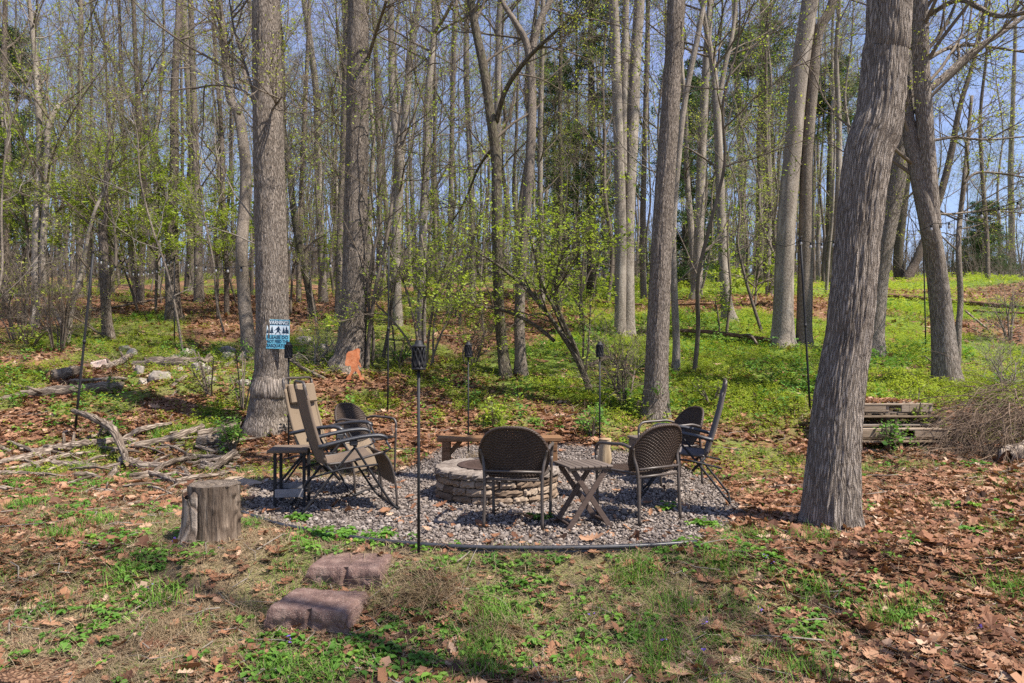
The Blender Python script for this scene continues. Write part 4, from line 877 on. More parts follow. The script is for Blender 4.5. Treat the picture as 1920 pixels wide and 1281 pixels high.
# ------------------------------------------------------------------ dead wood, pallets, rocks
rng = np.random.default_rng(23)
def log(name, label, cat, px, mat='log_bark', group=None, lift=0.0, ends='cut_wood', knobs=0, sides=14, parts=True):
    """a log along photo points (x, y of its underside, width), lying on the ground"""
    pts, rad = [], []
    for x, y, w_, *l in px:
        q = ground_at(x, y); r = w_*.88*q[1]/F/2; q[2] += r*.75+lift+(l[0] if l else 0); pts.append(q); rad.append(r)
    m = 7; Q = smooth(pts, m); R = np.interp(np.linspace(0, len(rad)-1, len(Q)), np.arange(len(rad)), rad)
    R = R*(1+.16*(fbm(np.arange(len(Q))*.55, np.full(len(Q), rng.uniform(0, 99)), 3, 3)-.5)*2); Q = Q+rng.normal(0, 1, Q.shape)*R.mean()*.10
    w = MB(); b0 = w.n; tube(w, Q, R, sides, 0, False, True); V = w.V[-1]; V += rng.normal(0, 1, V.shape)*R.mean()*.05
    for e, sg in ((0, -1), (len(Q)-1, 1)):                 # sawn or broken ends, slightly cupped
        ring = V[e*sides:(e+1)*sides]; c = ring.mean(0); V2 = np.vstack([c+(ring-c)*.97, c[None]-nrm(Q[-1]-Q[0])*0]); i = np.arange(sides)
        w.add(V2, np.stack([i, (i+1) % sides, np.full(sides, sides)], 1)[:, ::-sg], 1, smooth=False)
    for _ in range(knobs):                                 # broken side branches
        k = rng.integers(2, len(Q)-2); d = nrm(rng.normal(0, 1, 3)+A(0, -.2, .9)); L_ = R[k]*rng.uniform(2, 5); tube(w, [Q[k], Q[k]+d*L_*.6, Q[k]+d*L_+rng.normal(0, .01, 3)], [R[k]*.45, R[k]*.35, R[k]*.2], 7, 0, True, True)
    return solo(name, label, cat, w, [MT[mat], MT[ends]], pts[len(pts)//2], group)
GB = 'dead wood in the left heap'
log('fallen_branch', 'long mossy grey limb along the back of the left heap, under the forked branch', 'branch', [(0, 872, 12), (55, 862, 18), (105, 848, 18), (160, 842, 17, .03), (210, 838, 17, .03), (258, 836, 15, .02)], 'log_bark', GB, knobs=3)
log('fallen_branch', 'forked pale branch bent over the top of the left heap', 'branch', [(137, 814, 9, .26), (165, 826, 14, .26), (195, 838, 16, .22), (215, 852, 17, .2), (232, 872, 14, .06), (238, 886, 9, .02)], 'log_grey', GB, lift=.05, knobs=4)
log('fallen_branch', 'smooth grey pole lying in front of the long mossy limb', 'branch', [(10, 884, 9), (60, 876, 12), (110, 862, 12), (150, 856, 11), (178, 852, 9)], 'log_bark', GB)
log('log', 'short split chunk of wood between heap and grass tufts', 'log', [(100, 872, 13), (140, 878, 17), (185, 882, 15)], 'log_bark', GB)
log('log', 'stout cut log lying below the forked branch', 'log', [(232, 872, 21), (262, 880, 21), (300, 882, 18)], 'log_bark', GB)
log('fallen_branch', 'dark arched branch at the back of the heap under green grass', 'branch', [(195, 838, 9), (230, 828, 11), (262, 818, 13, .05), (295, 810, 10, .06), (322, 803, 6, .05)], 'log_bark', GB, knobs=2)
log('log', 'pale straight log ending below the sign tree, with orange broken wood', 'log', [(255, 842, 15), (300, 836, 17, .02), (345, 824, 17, .03), (380, 812, 13, .05)], 'log_grey', GB)
log('log', 'grey log end beside the sign tree roots', 'log', [(370, 824, 17, .02), (405, 817, 16, .03), (444, 808, 14, .04)], 'log_grey', GB)
log('log', 'thick half buried round log in front of the sign tree', 'log', [(372, 838, 28), (410, 838, 30), (445, 836, 22)], 'log_grey', GB)
log('fallen_branch', 'short bare stick lying right of the pale straight log', 'branch', [(366, 842, 9, .03), (390, 850, 10, .02), (420, 852, 6)], 'log_grey', GB)
log('fallen_branch', 'bleached branch slanting down through the middle of the heap', 'branch', [(204, 900, 12), (216, 888, 13), (226, 876, 11)], 'log_grey', GB)
log('fallen_branch', 'crooked grey branch crossing in front of the leaf pile', 'branch', [(250, 904, 10), (285, 894, 12), (305, 882, 12, .03), (340, 872, 11, .05), (368, 868, 7, .05)], 'log_grey', GB, knobs=2)
log('fallen_branch', 'curved smooth grey branch just behind the cut stump', 'branch', [(312, 922, 8), (335, 912, 10), (365, 909, 10), (400, 904, 7)], 'log_grey', GB)
log('log', 'small sawn log end poking out left of the cut stump', 'log', [(338, 930, 12), (360, 924, 13), (385, 920, 11)], 'log_bark', GB)
log('log', 'split grey log with a ragged end, leaning on others near the flat rock', 'log', [(388, 890, 12), (410, 884, 16, .03), (440, 868, 15, .08)], 'log_grey', GB, lift=.02, knobs=2)
log('log', 'pale short round billet under the ragged split log', 'log', [(410, 894, 14), (438, 890, 13)], 'log_grey', GB)
log('fallen_branch', 'thick knotty stick standing out of the middle of the heap', 'branch', [(333, 880, 8), (345, 884, 10), (354, 896, 10)], 'log_grey', GB, knobs=2)
log('log', 'small dark sawn billet facing us in the leaf pile', 'log', [(302, 898, 11), (316, 896, 12), (330, 892, 11)], 'log_bark', GB)
log('fallen_branch', 'thin dead stick lying left of the cut stump on brown leaves', 'branch', [(240, 950, 8), (265, 944, 9), (288, 935, 7)], 'log_bark', GB)
log('fallen_branch', 'dark short root like branch among weeds left of the cut stump', 'branch', [(172, 922, 8), (200, 924, 11), (222, 926, 8)], 'log_bark', GB, knobs=2)
log('fallen_branch', 'grey branch end entering from the left edge near the grass tufts', 'branch', [(-20, 916, 11), (10, 920, 11), (38, 922, 8)], 'log_bark', GB)
log('fallen_branch', 'short pale branch at the left edge behind the heap', 'branch', [(-15, 838, 8), (5, 844, 9), (24, 852, 8)], 'log_bark', GB)
log('fallen_branch', 'slim pale peeled stick bridging leaves by the ragged split log', 'branch', [(340, 868, 6, .02), (362, 872, 8), (388, 866, 6, .03)], 'log_grey', GB)
log('fallen_branch', 'straggling branch lying low between log ends right of the heap', 'branch', [(350, 858, 10), (385, 862, 11), (420, 864, 9)], 'log_grey', GB, knobs=2)
for k, (x, y, L_, a, w_, lab) in enumerate(((25, 872, 60, .1, 6, 'thin stick at the left end of the heap, below the mossy limb'), (120, 858, 70, -.25, 5, 'thin stick leaning on the mossy limb'), (180, 868, 60, .35, 6, 'dead stick between the mossy limb and the forked branch'), (275, 850, 70, -.2, 6, 'stick lying along the stout cut log'),
    (300, 868, 50, .5, 5, 'short stick behind the crooked grey branch'), (330, 850, 60, -.35, 6, 'grey stick crossing below the pale straight log'), (395, 876, 50, -.5, 5, 'little stick by the ragged split log'), (260, 915, 60, .12, 6, 'dead stick on the leaves in front of the heap'), (300, 925, 50, -.3, 5, 'thin stick left of the curved smooth branch'),
    (90, 895, 60, -.1, 5, 'thin stick before the grass tufts'), (420, 850, 46, .3, 6, 'stick against the thick half buried log'), (225, 848, 80, -.12, 7, 'long stick under the dark arched branch'), (355, 900, 60, -.28, 6, 'dead stick behind the curved smooth branch'), (150, 905, 50, .3, 5, 'thin stick left of the bleached branch'))):
    dx = L_/2*math.cos(a); dy_ = L_/2*math.sin(a); log('fallen_branch', lab, 'branch', [(x-dx, y+dy_, w_, .02), (x+rng.uniform(-5, 5), y+rng.uniform(-4, 4), w_*1.1, .04), (x+dx, y-dy_, w_*.7, .02)], 'log_grey' if k % 2 else 'log_bark', GB, knobs=int(k % 3 == 0), sides=8)
for k in range(30):
    x, y = rng.uniform(15, 455), rng.uniform(815, 905); L_ = rng.uniform(35, 110); a = rng.normal(.12, .35); dx = L_/2*math.cos(a); dy_ = L_/2*math.sin(a)*.6; w_ = rng.uniform(5, 10)*(.75+.5*(y-815)/90)
    log('dead_stick', 'dead stick lying in the left heap, one of many much alike', 'stick', [(x-dx, y+dy_, w_, rng.uniform(0, .05)), (x, y+rng.uniform(-4, 4), w_*1.1, rng.uniform(.01, .06)), (x+dx, y-dy_, w_*.7, rng.uniform(0, .05))], ('log_grey', 'log_bark', 'log_bark')[k % 3], 'dead sticks in the left heap', sides=8)
for (px, lab) in (([(0, 752, 10), (60, 742, 15), (120, 733, 13), (150, 730, 10)], 'weathered grey limb at the left edge below the long fallen trunk'), ([(0, 722, 6), (40, 728, 8), (70, 735, 7)], 'thin curved branch at the left edge above the fallen trunk')):
    log('fallen_branch', lab, 'branch', px, 'log_grey', knobs=1)
log('fallen_log', 'long grey fallen trunk with a sawn right end, left of the sign tree', 'log', [(40, 745, 15), (95, 743, 20), (150, 738, 22), (200, 735, 21), (232, 732, 20)], 'log_grey', knobs=2)
log('fallen_log', 'fat short log on the rise with its dark round end facing us', 'log', [(96, 716, 27), (118, 711, 26), (146, 703, 23)], 'log_grey', ends='log_rot')
log('fallen_branch', 'slim dead limb resting on the long fallen trunk', 'branch', [(130, 722, 5, .06), (170, 721, 8, .05), (215, 717, 7, .05), (240, 715, 5, .02)], 'log_bark')
q = ground_at(188, 690); w = MB(); cbox(w, (0, 0, .07), (.30, .22, .15), .03, rotz(.35)@roty(-.28), jit=.008, rng=rng); solo('split_log', 'pinkish split firewood block on the rise above the fat log', 'log', w, MT['pink_wood'], (0, 0, 0)).location = tuple(q)
log('fallen_log', 'grey knotted log half sunk in weeds right of the pink split block', 'log', [(250, 690, 14), (300, 688, 24), (345, 690, 26), (398, 682, 16)], 'log_grey', knobs=5)
log('fallen_log', 'mossy dark log stub above the knotted log', 'log', [(195, 694, 13), (225, 684, 15), (245, 672, 12)], 'log_bark', knobs=3)
log('fallen_branch', 'pale roots and branch running right from the knotted log', 'branch', [(322, 728, 7), (345, 712, 10), (380, 704, 9), (425, 700, 6)], 'log_grey', knobs=2)
log('fallen_log', 'dark fallen limb left of the sign tree trunk', 'log', [(420, 690, 9), (450, 680, 12), (482, 676, 9)], 'log_bark', knobs=2)
# on the hill
log('fallen_log', 'long red brown rotten log lying in green cover before the pale trunk', 'log', [(1275, 632, 8), (1330, 635, 9), (1390, 644, 9), (1445, 651, 8)], 'log_rot', lift=.12)
log('fallen_log', 'pale bent limb across the red brown rotten log', 'log', [(1392, 644, 5, .05), (1407, 648, 6, .08), (1420, 657, 5)], 'log_grey', lift=.12)
log('fallen_log', 'dark log on the leafy slope behind the twin pale trunks', 'log', [(1270, 580, 5), (1320, 579, 6), (1352, 577, 5)], 'log_rot', lift=.12)
log('fallen_log', 'long mossy fallen log across the bright slope at the right', 'log', [(1665, 563, 9), (1760, 572, 10), (1850, 581, 10), (1935, 588, 8)], 'log_rot', lift=.12)
log('fallen_log', 'second low dark log below the long mossy one at the right edge', 'log', [(1825, 592, 4), (1880, 596, 5), (1930, 597, 5)], 'log_rot', lift=.12)
log('fallen_branch', 'black dead branch poking up from the slope at the right', 'branch', [(1812, 606, 4, .16), (1830, 616, 4, .08), (1850, 626, 4)], 'log_bark', lift=.12)
log('fallen_log', 'thin fallen trunk on the leafy slope at the far left', 'log', [(140, 596, 4), (200, 588, 5), (250, 578, 5), (305, 567, 4)], 'log_grey', lift=.12)
log('fallen_log', 'reddish fallen log on the slope behind the middle trunks', 'log', [(1090, 568, 5), (1150, 578, 6), (1205, 580, 4)], 'log_rot', lift=.12)
log('fallen_branch', 'gnarled grey root wad behind the right torch', 'branch', [(1090, 692, 6), (1118, 688, 9, .05), (1140, 684, 10, .10), (1160, 690, 7, .03)], 'log_grey', knobs=5)
log('fallen_branch', 'dead limb lying on leaves between the second big trunk and the thin pole', 'branch', [(700, 702, 6), (735, 704, 8), (775, 712, 6)], 'log_rot', knobs=1)
log('fallen_branch', 'heap end of grey branches right of the sign tree', 'branch', [(545, 690, 6, .12), (575, 702, 8, .05), (610, 712, 6)], 'log_grey', knobs=4)
log('fallen_log', 'dark rotten log end sticking out of the vine pile at the right', 'log', [(1885, 868, 34), (1905, 862, 36), (1935, 852, 34)], 'log_bark', ends='log_rot')
log('fallen_branch', 'grey dead sticks at the right edge below the vine pile', 'branch', [(1868, 892, 6), (1900, 882, 8), (1940, 864, 8)], 'log_grey', knobs=2)
log('fallen_branch', 'pale stick lying on the leaves in the right foreground', 'branch', [(1778, 1118, 5), (1800, 1128, 7), (1835, 1140, 4)], 'log_grey')
log('edge_log', 'thin half buried timber at the right end of the gravel', 'log', [(1372, 938, 9), (1410, 938, 9), (1450, 940, 7)], 'log_rot')

# a cluster of rocks on the left bank and the flat rock by the heap
def rock(label, px, py, w_, h_, mat='rock', seed=0):
    r = np.random.default_rng(seed); q = ground_at(px, py); s = q[1]/F; v, f = ico2()
    for _ in range(1):
        mid = {}; vv = [tuple(a) for a in v]; out = []
        def mp2(a, b):
            k = (min(a, b), max(a, b))
            if k not in mid: c = (np.array(vv[a])+np.array(vv[b]))/2; vv.append(tuple(c/np.linalg.norm(c))); mid[k] = len(vv)-1
            return mid[k]
        for a, b, c in f: x, y, z = mp2(a, b), mp2(b, c), mp2(c, a); out += [(a, x, z), (b, y, x), (c, z, y), (x, y, z)]
        v, f = np.array(vv), out
    for d, lim in zip(nrm(r.normal(0, 1, (9, 3))), r.uniform(.5, .9, 9)): v = v-np.maximum(v@d-lim, 0)[:, None]*d
    v = v*(1+.06*r.normal(0, 1, (len(v), 1)))*np.array([w_*s/2, w_*s*.38, h_*s*.75]); w = MB(); w.add(v, [list(k) for k in f], smooth=False)
    o = solo('rock', label, 'rock', w, MT[mat], (0, 0, 0), 'rocks on the left bank' if mat == 'rock' else None); o.location = tuple(q); o.rotation_euler = (0, 0, r.uniform(-.4, .4)); return o
rock('flat sandy rock lying between the dead wood heap and the gravel', 448, 908, 95, 18, 'rock_tan', 1)
for k, (x, y, w_, h_, lab) in enumerate(((262, 700, 22, 22, 'small upright grey stone among weeds above the knotted log'), (300, 712, 40, 26, 'broad grey rock in the weeds of the left bank'), (345, 668, 30, 18, 'round grey rock at the top of the left bank'), (375, 696, 50, 24, 'largest grey rock of the left bank, before the twisted tree'),
    (425, 664, 36, 20, 'grey rock at the foot of the twisted tree'), (455, 700, 30, 14, 'low grey rock left of the sign tree'), (570, 640, 30, 16, 'mossy rock right of the sign'), (605, 655, 26, 14, 'mossy rock left of the second big trunk'))): rock(lab, x, y, w_, h_, 'rock', 3+k)
for k in range(14): rock('grey rock half hidden in the weeds of the left bank, one of several alike', rng.uniform(205, 470), rng.uniform(655, 722), rng.uniform(14, 38), rng.uniform(9, 20), 'rock', 40+k)

# pallets stacked behind the big tree
def pallet(label, x, Y, z, rz, seed):
    r = np.random.default_rng(seed); t = thing('pallet', label, 'pallet', (x, Y, z), rz, 'pallets stacked behind the big tree')
    for k in range(6):
        w = MB(); cbox(w, (r.normal(0, .006), -.46+.184*k, .118), (1.18+r.normal(0, .012), .10+r.uniform(-.01, .02), .020), .003, rotz(r.normal(0, .006)), rnd=r.uniform(0, 1)); w.build('deck_board', MT['pallet_wood'], t)
    for sx in (-.56, -.02, .56):
        w = MB(); cbox(w, (sx, 0, .064), (.045, 1.0, .086), .004, rotz(PI/2)@rotz(-PI/2), rnd=r.uniform(0, 1)); w.build('stringer', MT['pallet_wood'], t)
    for k in range(3):
        w = MB(); cbox(w, (0, -.44+.44*k, .010), (1.17, .10, .020), .003, rnd=r.uniform(0, 1)); w.build('bottom_board', MT['pallet_wood'], t)
    if seed % 2: return t
    w = MB(); cbox(w, (-.30, -.505, .064), (.50, .022, .088), .003, rnd=r.uniform(0, 1)); cbox(w, (.34, -.507, .064), (.36, .022, .088), .003, rnd=r.uniform(0, 1)); w.build('edge_board', MT['pallet_wood'], t); return t
_p = ground_at(1695, 842); pz = _p[2]; _dx, _dy = _p[0]-5.33, _p[1]+.5-10.55
pallet('weathered pallet at the bottom of the stack behind the furrowed tree', 5.30+_dx, 10.55+_dy, pz-.03, .03, 1)
pallet('weathered pallet in the middle of the stack behind the furrowed tree', 5.33+_dx, 10.62+_dy, pz+.12, .015, 2)
pallet('weathered pallet third from the ground in the stack behind the furrowed tree', 5.36+_dx, 10.78+_dy, pz+.27, .04, 3)
pallet('weathered leaf strewn pallet on top of the stack behind the furrowed tree', 5.34+_dx, 10.95+_dy, pz+.42, .02, 4)
lm2 = MB(); n = 420; X = rng.normal(5.3, .34, n)+_dx; Y = rng.uniform(10.5, 11.4, n)+_dy; pos = np.stack([X, Y, np.full(n, pz+.42+.132)+rng.uniform(0, .03, n)], 1); k = (np.abs(X-5.34-_dx) < .56); pos = pos[k]
for (tv, tf), ii in zip(OAK[:3], np.array_split(np.arange(len(pos)), 3)): scatter(lm2, tv, tf, pos[ii], rand_rot(len(ii), rng, .4), rng.uniform(.06, .1, len(ii)), 0, rng.uniform(.2, .9, len(ii)), smooth=False)
tag(lm2.build('pallet_leaves', MT['litter']), 'dead leaves drifted on the top pallet', None, None, 'stuff')

# vectorised branches ---------------------------------------------------------
def btubes(mb, P_, R_, sides=3, mi=0, rnd=None):
    m, k, _ = P_.shape
    if m == 0: return
    T = nrm(np.gradient(P_, axis=1)); ref = np.where(np.abs(T[:, :1, 2:3]) < .85, A(0, 0, 1), A(1, 0, 0)); U = nrm(np.cross(T, ref)); Wv = np.cross(T, U); th = np.arange(sides)/sides*2*PI
    V = P_[:, :, None]+R_[:, :, None, None]*(np.cos(th)[:, None]*U[:, :, None]+np.sin(th)[:, None]*Wv[:, :, None])
    b = (np.arange(m)*k*sides)[:, None, None]; i = np.arange(k-1)[None, :, None]; j = np.arange(sides)[None, None]; jj = (j+1) % sides
    f = np.stack(np.broadcast_arrays(b+i*sides+j, b+i*sides+jj, b+(i+1)*sides+jj, b+(i+1)*sides+j), -1).reshape(-1, 4)
    mb.add(V.reshape(-1, 3), f, mi, .5 if rnd is None else np.repeat(rnd, k*sides))
def wander(P0, D0, L_, k, wob, up, rng):
    m = len(P0); out = np.empty((m, k, 3)); out[:, 0] = P0; D = D0.copy()
    for j in range(1, k):
        D = D+rng.normal(0, wob, (m, 3)); D[:, 2] += up; D = nrm(D); out[:, j] = out[:, j-1]+D*(L_/(k-1))[:, None]
    return out
def spawn(P_, R_, per, t0, t1, a0, a1, L_, k, wob, up, rng, rr=.6, rmin=.002, flat=1.0, tw=.25):
    m, kk, _ = P_.shape; idx = np.repeat(np.arange(m), per); n = len(idx); t = rng.uniform(t0, t1, n)*(kk-1); i = np.minimum(t.astype(int), kk-2); f = (t-i)[:, None]
    p = P_[idx, i]*(1-f)+P_[idx, i+1]*f; tg = nrm(P_[idx, i+1]-P_[idx, i]); r = R_[idx, i]*(1-f[:, 0])+R_[idx, i+1]*f[:, 0]
    v = rng.normal(0, 1, (n, 3)); v[:, 2] *= flat; v = nrm(v-tg*(v*tg).sum(1, keepdims=True)); a = rng.uniform(a0, a1, n)[:, None]
    d = np.cos(a)*tg+np.sin(a)*v
    Ln = (L_[idx] if isinstance(L_, np.ndarray) else np.full(n, L_))*rng.uniform(.55, 1.25, n)
    Q = wander(p, d, Ln, k, wob, up, rng); rb = np.maximum(r*rr*rng.uniform(.7, 1.1, n), rmin)
    return Q, rb[:, None]*np.linspace(1, tw, k)[None], Ln
def leafquads(mb, pos, size, rng, mi, rnd, flat=.8):
    n = len(pos); N = nrm(rng.normal(0, 1, (n, 3))*A(flat, flat, flat)+A(0, 0, 1)); t = nrm(np.cross(N, rng.normal(0, 1, (n, 3)))); s = np.cross(N, t); size = np.asarray(size)[:, None]
    V = np.stack([pos-t*size*.1, pos+t*size*.45+s*size*.33, pos+t*size, pos+t*size*.45-s*size*.33], 1)
    mb.add(V.reshape(-1, 3), (np.array([[0, 1, 2, 3]])[None]+(np.arange(n)*4)[:, None, None]).reshape(-1, 4), mi, np.repeat(rnd, 4))

# vine and brush pile at the right edge
q = ground_at(1870, 862); bc = A(q[0]+.86, q[1]+.6, q[2]); w = MB()
m = 3000; a = rng.uniform(0, 2*PI, m); rr = np.sqrt(rng.uniform(0, 1, m)); p0 = np.stack([bc[0]+1.15*rr*np.cos(a), bc[1]+.9*rr*np.sin(a), bc[2]+1.0*(1-rr**2.2)*rng.uniform(.1, 1, m)], 1)
d = nrm(np.stack([np.cos(a)*.6+rng.normal(0, .7, m), np.sin(a)*.6+rng.normal(0, .7, m), rng.normal(.0, .4, m)], 1)); Q = wander(p0, d, rng.uniform(.4, 1.2, m), 8, .22, -.2, rng)
Q[:, :, 2] = np.maximum(Q[:, :, 2], H(Q[:, :, 0], Q[:, :, 1])+.01); btubes(w, Q, np.exp(rng.normal(-5.95, .5, m))[:, None]*np.linspace(1, .5, 8)[None], 4, 0); 
solo('brush_pile', 'tangled heap of dry brown vines at the right edge', 'brush pile', w, MT['vine'], bc)
# ------------------------------------------------------------------ trees
def trunk_path(px, Ht, rng, dy=.25):
    """photo points (x, y, width) up the trunk, at the depth of its foot, carried on to height Ht above the frame"""
    b = ground_at(px[0][0], px[0][1]); Y = b[1]; pts = [P(x, y, Y) for x, y, _ in px]; rad = [w_*Y/F/2 for _, _, w_ in px]
    Y0 = np.cumsum(np.r_[0, rng.normal(0, dy, len(pts)-1)])*.5
    for k in range(len(pts)): pts[k] = pts[k]+A(pts[k][0]/Y*Y0[k], Y0[k], (pts[k][2]-EYE)/Y*Y0[k])
    if px[-1][1] <= 6:                                  # carries on above the frame
        d = nrm(pts[-1]-pts[-2])*A(.7, .7, 1); top = b[2]+Ht; z = pts[-1][2]; n = 4; r0 = rad[-1]
        for k in range(1, n+1):
            if top <= z+.5: break
            pts.append(pts[-1]+d/max(d[2], .3)*(top-z)/n+rng.normal(0, .12, 3)*A(1, 1, 0)); rad.append(max(r0*(1-.85*k/n), .012))
    s = 7; Q = smooth(pts, s); R = np.interp(np.linspace(0, len(rad)-1, len(Q)), np.arange(len(rad)), rad); return Q, R, b
def trunk_mesh(mb, Q, R, sides, mi, rng, rough=.05, flare=0.0, foot=True, ridge=0.0):
    if foot: Q = np.vstack([Q[0]-A(0, 0, .35), Q]); R = np.r_[R[0]*1.08, R]
    tube(mb, Q, R, sides, mi, True, True); n = len(Q); V = mb.V[-1].reshape(n, sides, 3); c = Q[:, None]; th = np.arange(sides)/sides*2*PI; s = np.concatenate([[0], np.cumsum(np.linalg.norm(np.diff(Q, axis=0), axis=1))]); o = rng.uniform(0, 50)
    k = 1+rough*2*(fbm(np.cos(th)[None]*1.6+o+0*s[:, None], np.sin(th)[None]*1.6+s[:, None]*.9, 7, 4)-.5)
    if flare: k = k*(1+flare*np.exp(-(s/.28))[:, None]*(np.cos(th*5+o)*.5+.5+.4*np.cos(th*3+2*o))[None])
    if ridge:
        rr = R.max(); u = th[None]*rr*36+o; wv = 1.2*(fbm(u*.18, s[:, None]*2.2, 57, 2)-.5); f_ = np.abs(fbm(u*.9+wv*2, s[:, None]*2.8+0*u, 59, 4)-.5)*4; k = k+ridge/R[:, None]*(np.minimum(f_, 1)-.6)
    V[:] = c+(V-c)*k[..., None]
def densify(Q, R, step):
    s = np.concatenate([[0], np.cumsum(np.linalg.norm(np.diff(Q, axis=0), axis=1))]); n = max(int(s[-1]/step), 6); t = np.linspace(0, s[-1], n)
    return np.stack([np.interp(t, s, Q[:, k]) for k in range(3)], 1), np.interp(t, s, R)
TREES = []
def crown(paths, rng, t0, nl, Ll, ns, nt, nw, mat_i=0, leaf=0, ls=.05, twig=.0028, ang=(.5, 1.15), mb=None, leafmb=None, spread=.11, leafz=None, up=.07, lmax=.03):
    """limbs, branches, twigs and buds along the trunks; returns the limbs' tubes in mb"""
    for Q, R in paths:
        P0 = Q[None]; R0 = R[None]
        L1 = spawn(P0, R0, nl, t0, .97, ang[0], ang[1], Ll, 8, spread, up, rng, .42, .012, .6); L1 = (L1[0], np.minimum(L1[1], lmax*np.linspace(1, .25, 8)[None]), L1[2])
        L2 = spawn(L1[0], L1[1], ns, .15, 1, .4, 1.0, L1[2]*.5, 6, .15, .05, rng, .6, .006)
        L3 = spawn(L2[0], L2[1], nt, .1, 1, .4, 1.0, L2[2]*.55, 5, .2, .05, rng, .6, twig*1.3)
        L4 = spawn(L3[0], L3[1], nw, .15, 1, .4, 1.0, L3[2]*.6, 4, .22, .04, rng, .6, twig)
        btubes(mb, L1[0], L1[1], 6, mat_i); btubes(mb, L2[0], L2[1], 4, mat_i); btubes(mb, L3[0], L3[1], 3, mat_i); btubes(mb, L4[0], L4[1], 3, mat_i)
        if leaf:
            tip = np.concatenate([L4[0][:, -1], L4[0][:, 2], L3[0][:, -1]]); k = rng.uniform(0, 1, len(tip)) < leaf; tip = tip[k]
            if len(tip):
                tip = np.repeat(tip, 2, 0)+rng.normal(0, ls*.8, (len(tip)*2, 3)); leafquads(leafmb, tip, rng.uniform(.6, 1.3, len(tip))*ls, rng, 0, np.clip(rng.normal(.5, .25, len(tip)), 0, 1))
def tree(label, stems, bark='bark_grey', Ht=17, sides=16, step=.18, rough=.06, flare=.0, ridge=0.0, first=.45, fy=None, dy=.25, lmax=.032, nl=13, Ll=3.3, ns=6, nt=4, nw=4, leaf=.65, ls=.032, leafmat='leaf_bud', twigmat='twig', name='tree', cat='tree', group=None, limbs=(), seed=None, twig=.0034, spread=.11, crown_of=None, mnear=None):
    rng = np.random.default_rng(seed if seed is not None else len(TREES)*7+100); TREES.append(label); tm = MB(); cm = MB(); lf = MB(); paths = []; base = None
    for k, px in enumerate(stems):
        if k == 0:
            Q, R, base = trunk_path(px, Ht, rng, dy)
        else:
            Yb = base[1]; pts = [P(x, y, Yb) for x, y, _ in px]; rad = [w_*Yb/F/2 for _, _, w_ in px]
            # a fork starts where the main stem really stands
            if np.linalg.norm(pts[0]-paths[0][0][np.argmin(np.linalg.norm(paths[0][0][:, [0, 2]]-pts[0][[0, 2]], axis=1))]) < .6+.02*Yb:
                j = np.argmin(np.linalg.norm(paths[0][0][:, [0, 2]]-pts[0][[0, 2]], axis=1)); dy = paths[0][0][j][1]-Yb
            else: dy = .12
            drift = np.linspace(dy, dy+rng.normal(0, .5), len(pts)); pts = [p+A(p[0]/Yb*d, d, (p[2]-EYE)/Yb*d) for p, d in zip(pts, drift)]
            if px[-1][1] <= 6:
                d = nrm(pts[-1]-pts[-2])*A(.7, .7, 1); n = 3; r0 = rad[-1]; z = pts[-1][2]; top = base[2]+Ht*rng.uniform(.85, 1)
                for q_ in range(1, n+1):
                    if top <= z+.5: break
                    pts.append(pts[-1]+d/max(d[2], .35)*(top-z)/n+rng.normal(0, .1, 3)*A(1, 1, 0)); rad.append(max(r0*(1-.85*q_/n), .012))
            Q = smooth(pts, 7); R = np.interp(np.linspace(0, len(rad)-1, len(Q)), np.arange(len(rad)), rad)
        paths.append((Q, R)); Qd, Rd = densify(Q, R, step); trunk_mesh(tm, Qd, Rd, sides, 0, rng, rough, flare if k == 0 else 0, ridge=ridge, foot=(k == 0 or abs(px[0][1]-stems[0][0][1]) < 14))
    ex = []
    for px in limbs:                                     # limbs traced from the photograph
        pts = np.array([P(x, y, base[1]) for x, y, _ in px]); rad = np.array([w_*base[1]/F/2 for _, _, w_ in px]); dr = np.linspace(0, rng.normal(0, .8), len(pts)); pts[:, 1] += dr
        pts[:, 0] += pts[:, 0]/base[1]*dr; pts[:, 2] += (pts[:, 2]-EYE)/base[1]*dr
        Q = smooth(pts, 6); R = np.interp(np.linspace(0, len(rad)-1, len(Q)), np.arange(len(rad)), rad); tube(tm, Q, R, 9, 0, True, True); ex.append((Q, R))
    if fy is not None:
        py = HY-(paths[0][0][:, 2]-EYE)*F/paths[0][0][:, 1]; first = float(np.argmax(py < fy))/len(py)
    crown(paths if crown_of is None else [paths[k] for k in crown_of], rng, first, nl, Ll, ns, nt, nw, 0, leaf, ls, twig, mb=cm, leafmb=lf, spread=spread, lmax=lmax)
    if ex: crown(ex, rng, .25, 6, 1.3, 4, 4, 3, 0, leaf, ls, twig, mb=cm, leafmb=lf)
    t = thing(name, label, cat, base, 0, group)
    tm.build('trunk', MT[bark], t, base); 
    if cm.n: cm.build('branches', MT[twigmat], t, base)
    if lf.n: lf.build('foliage', MT[leafmat], t, base)
    return t, paths, base
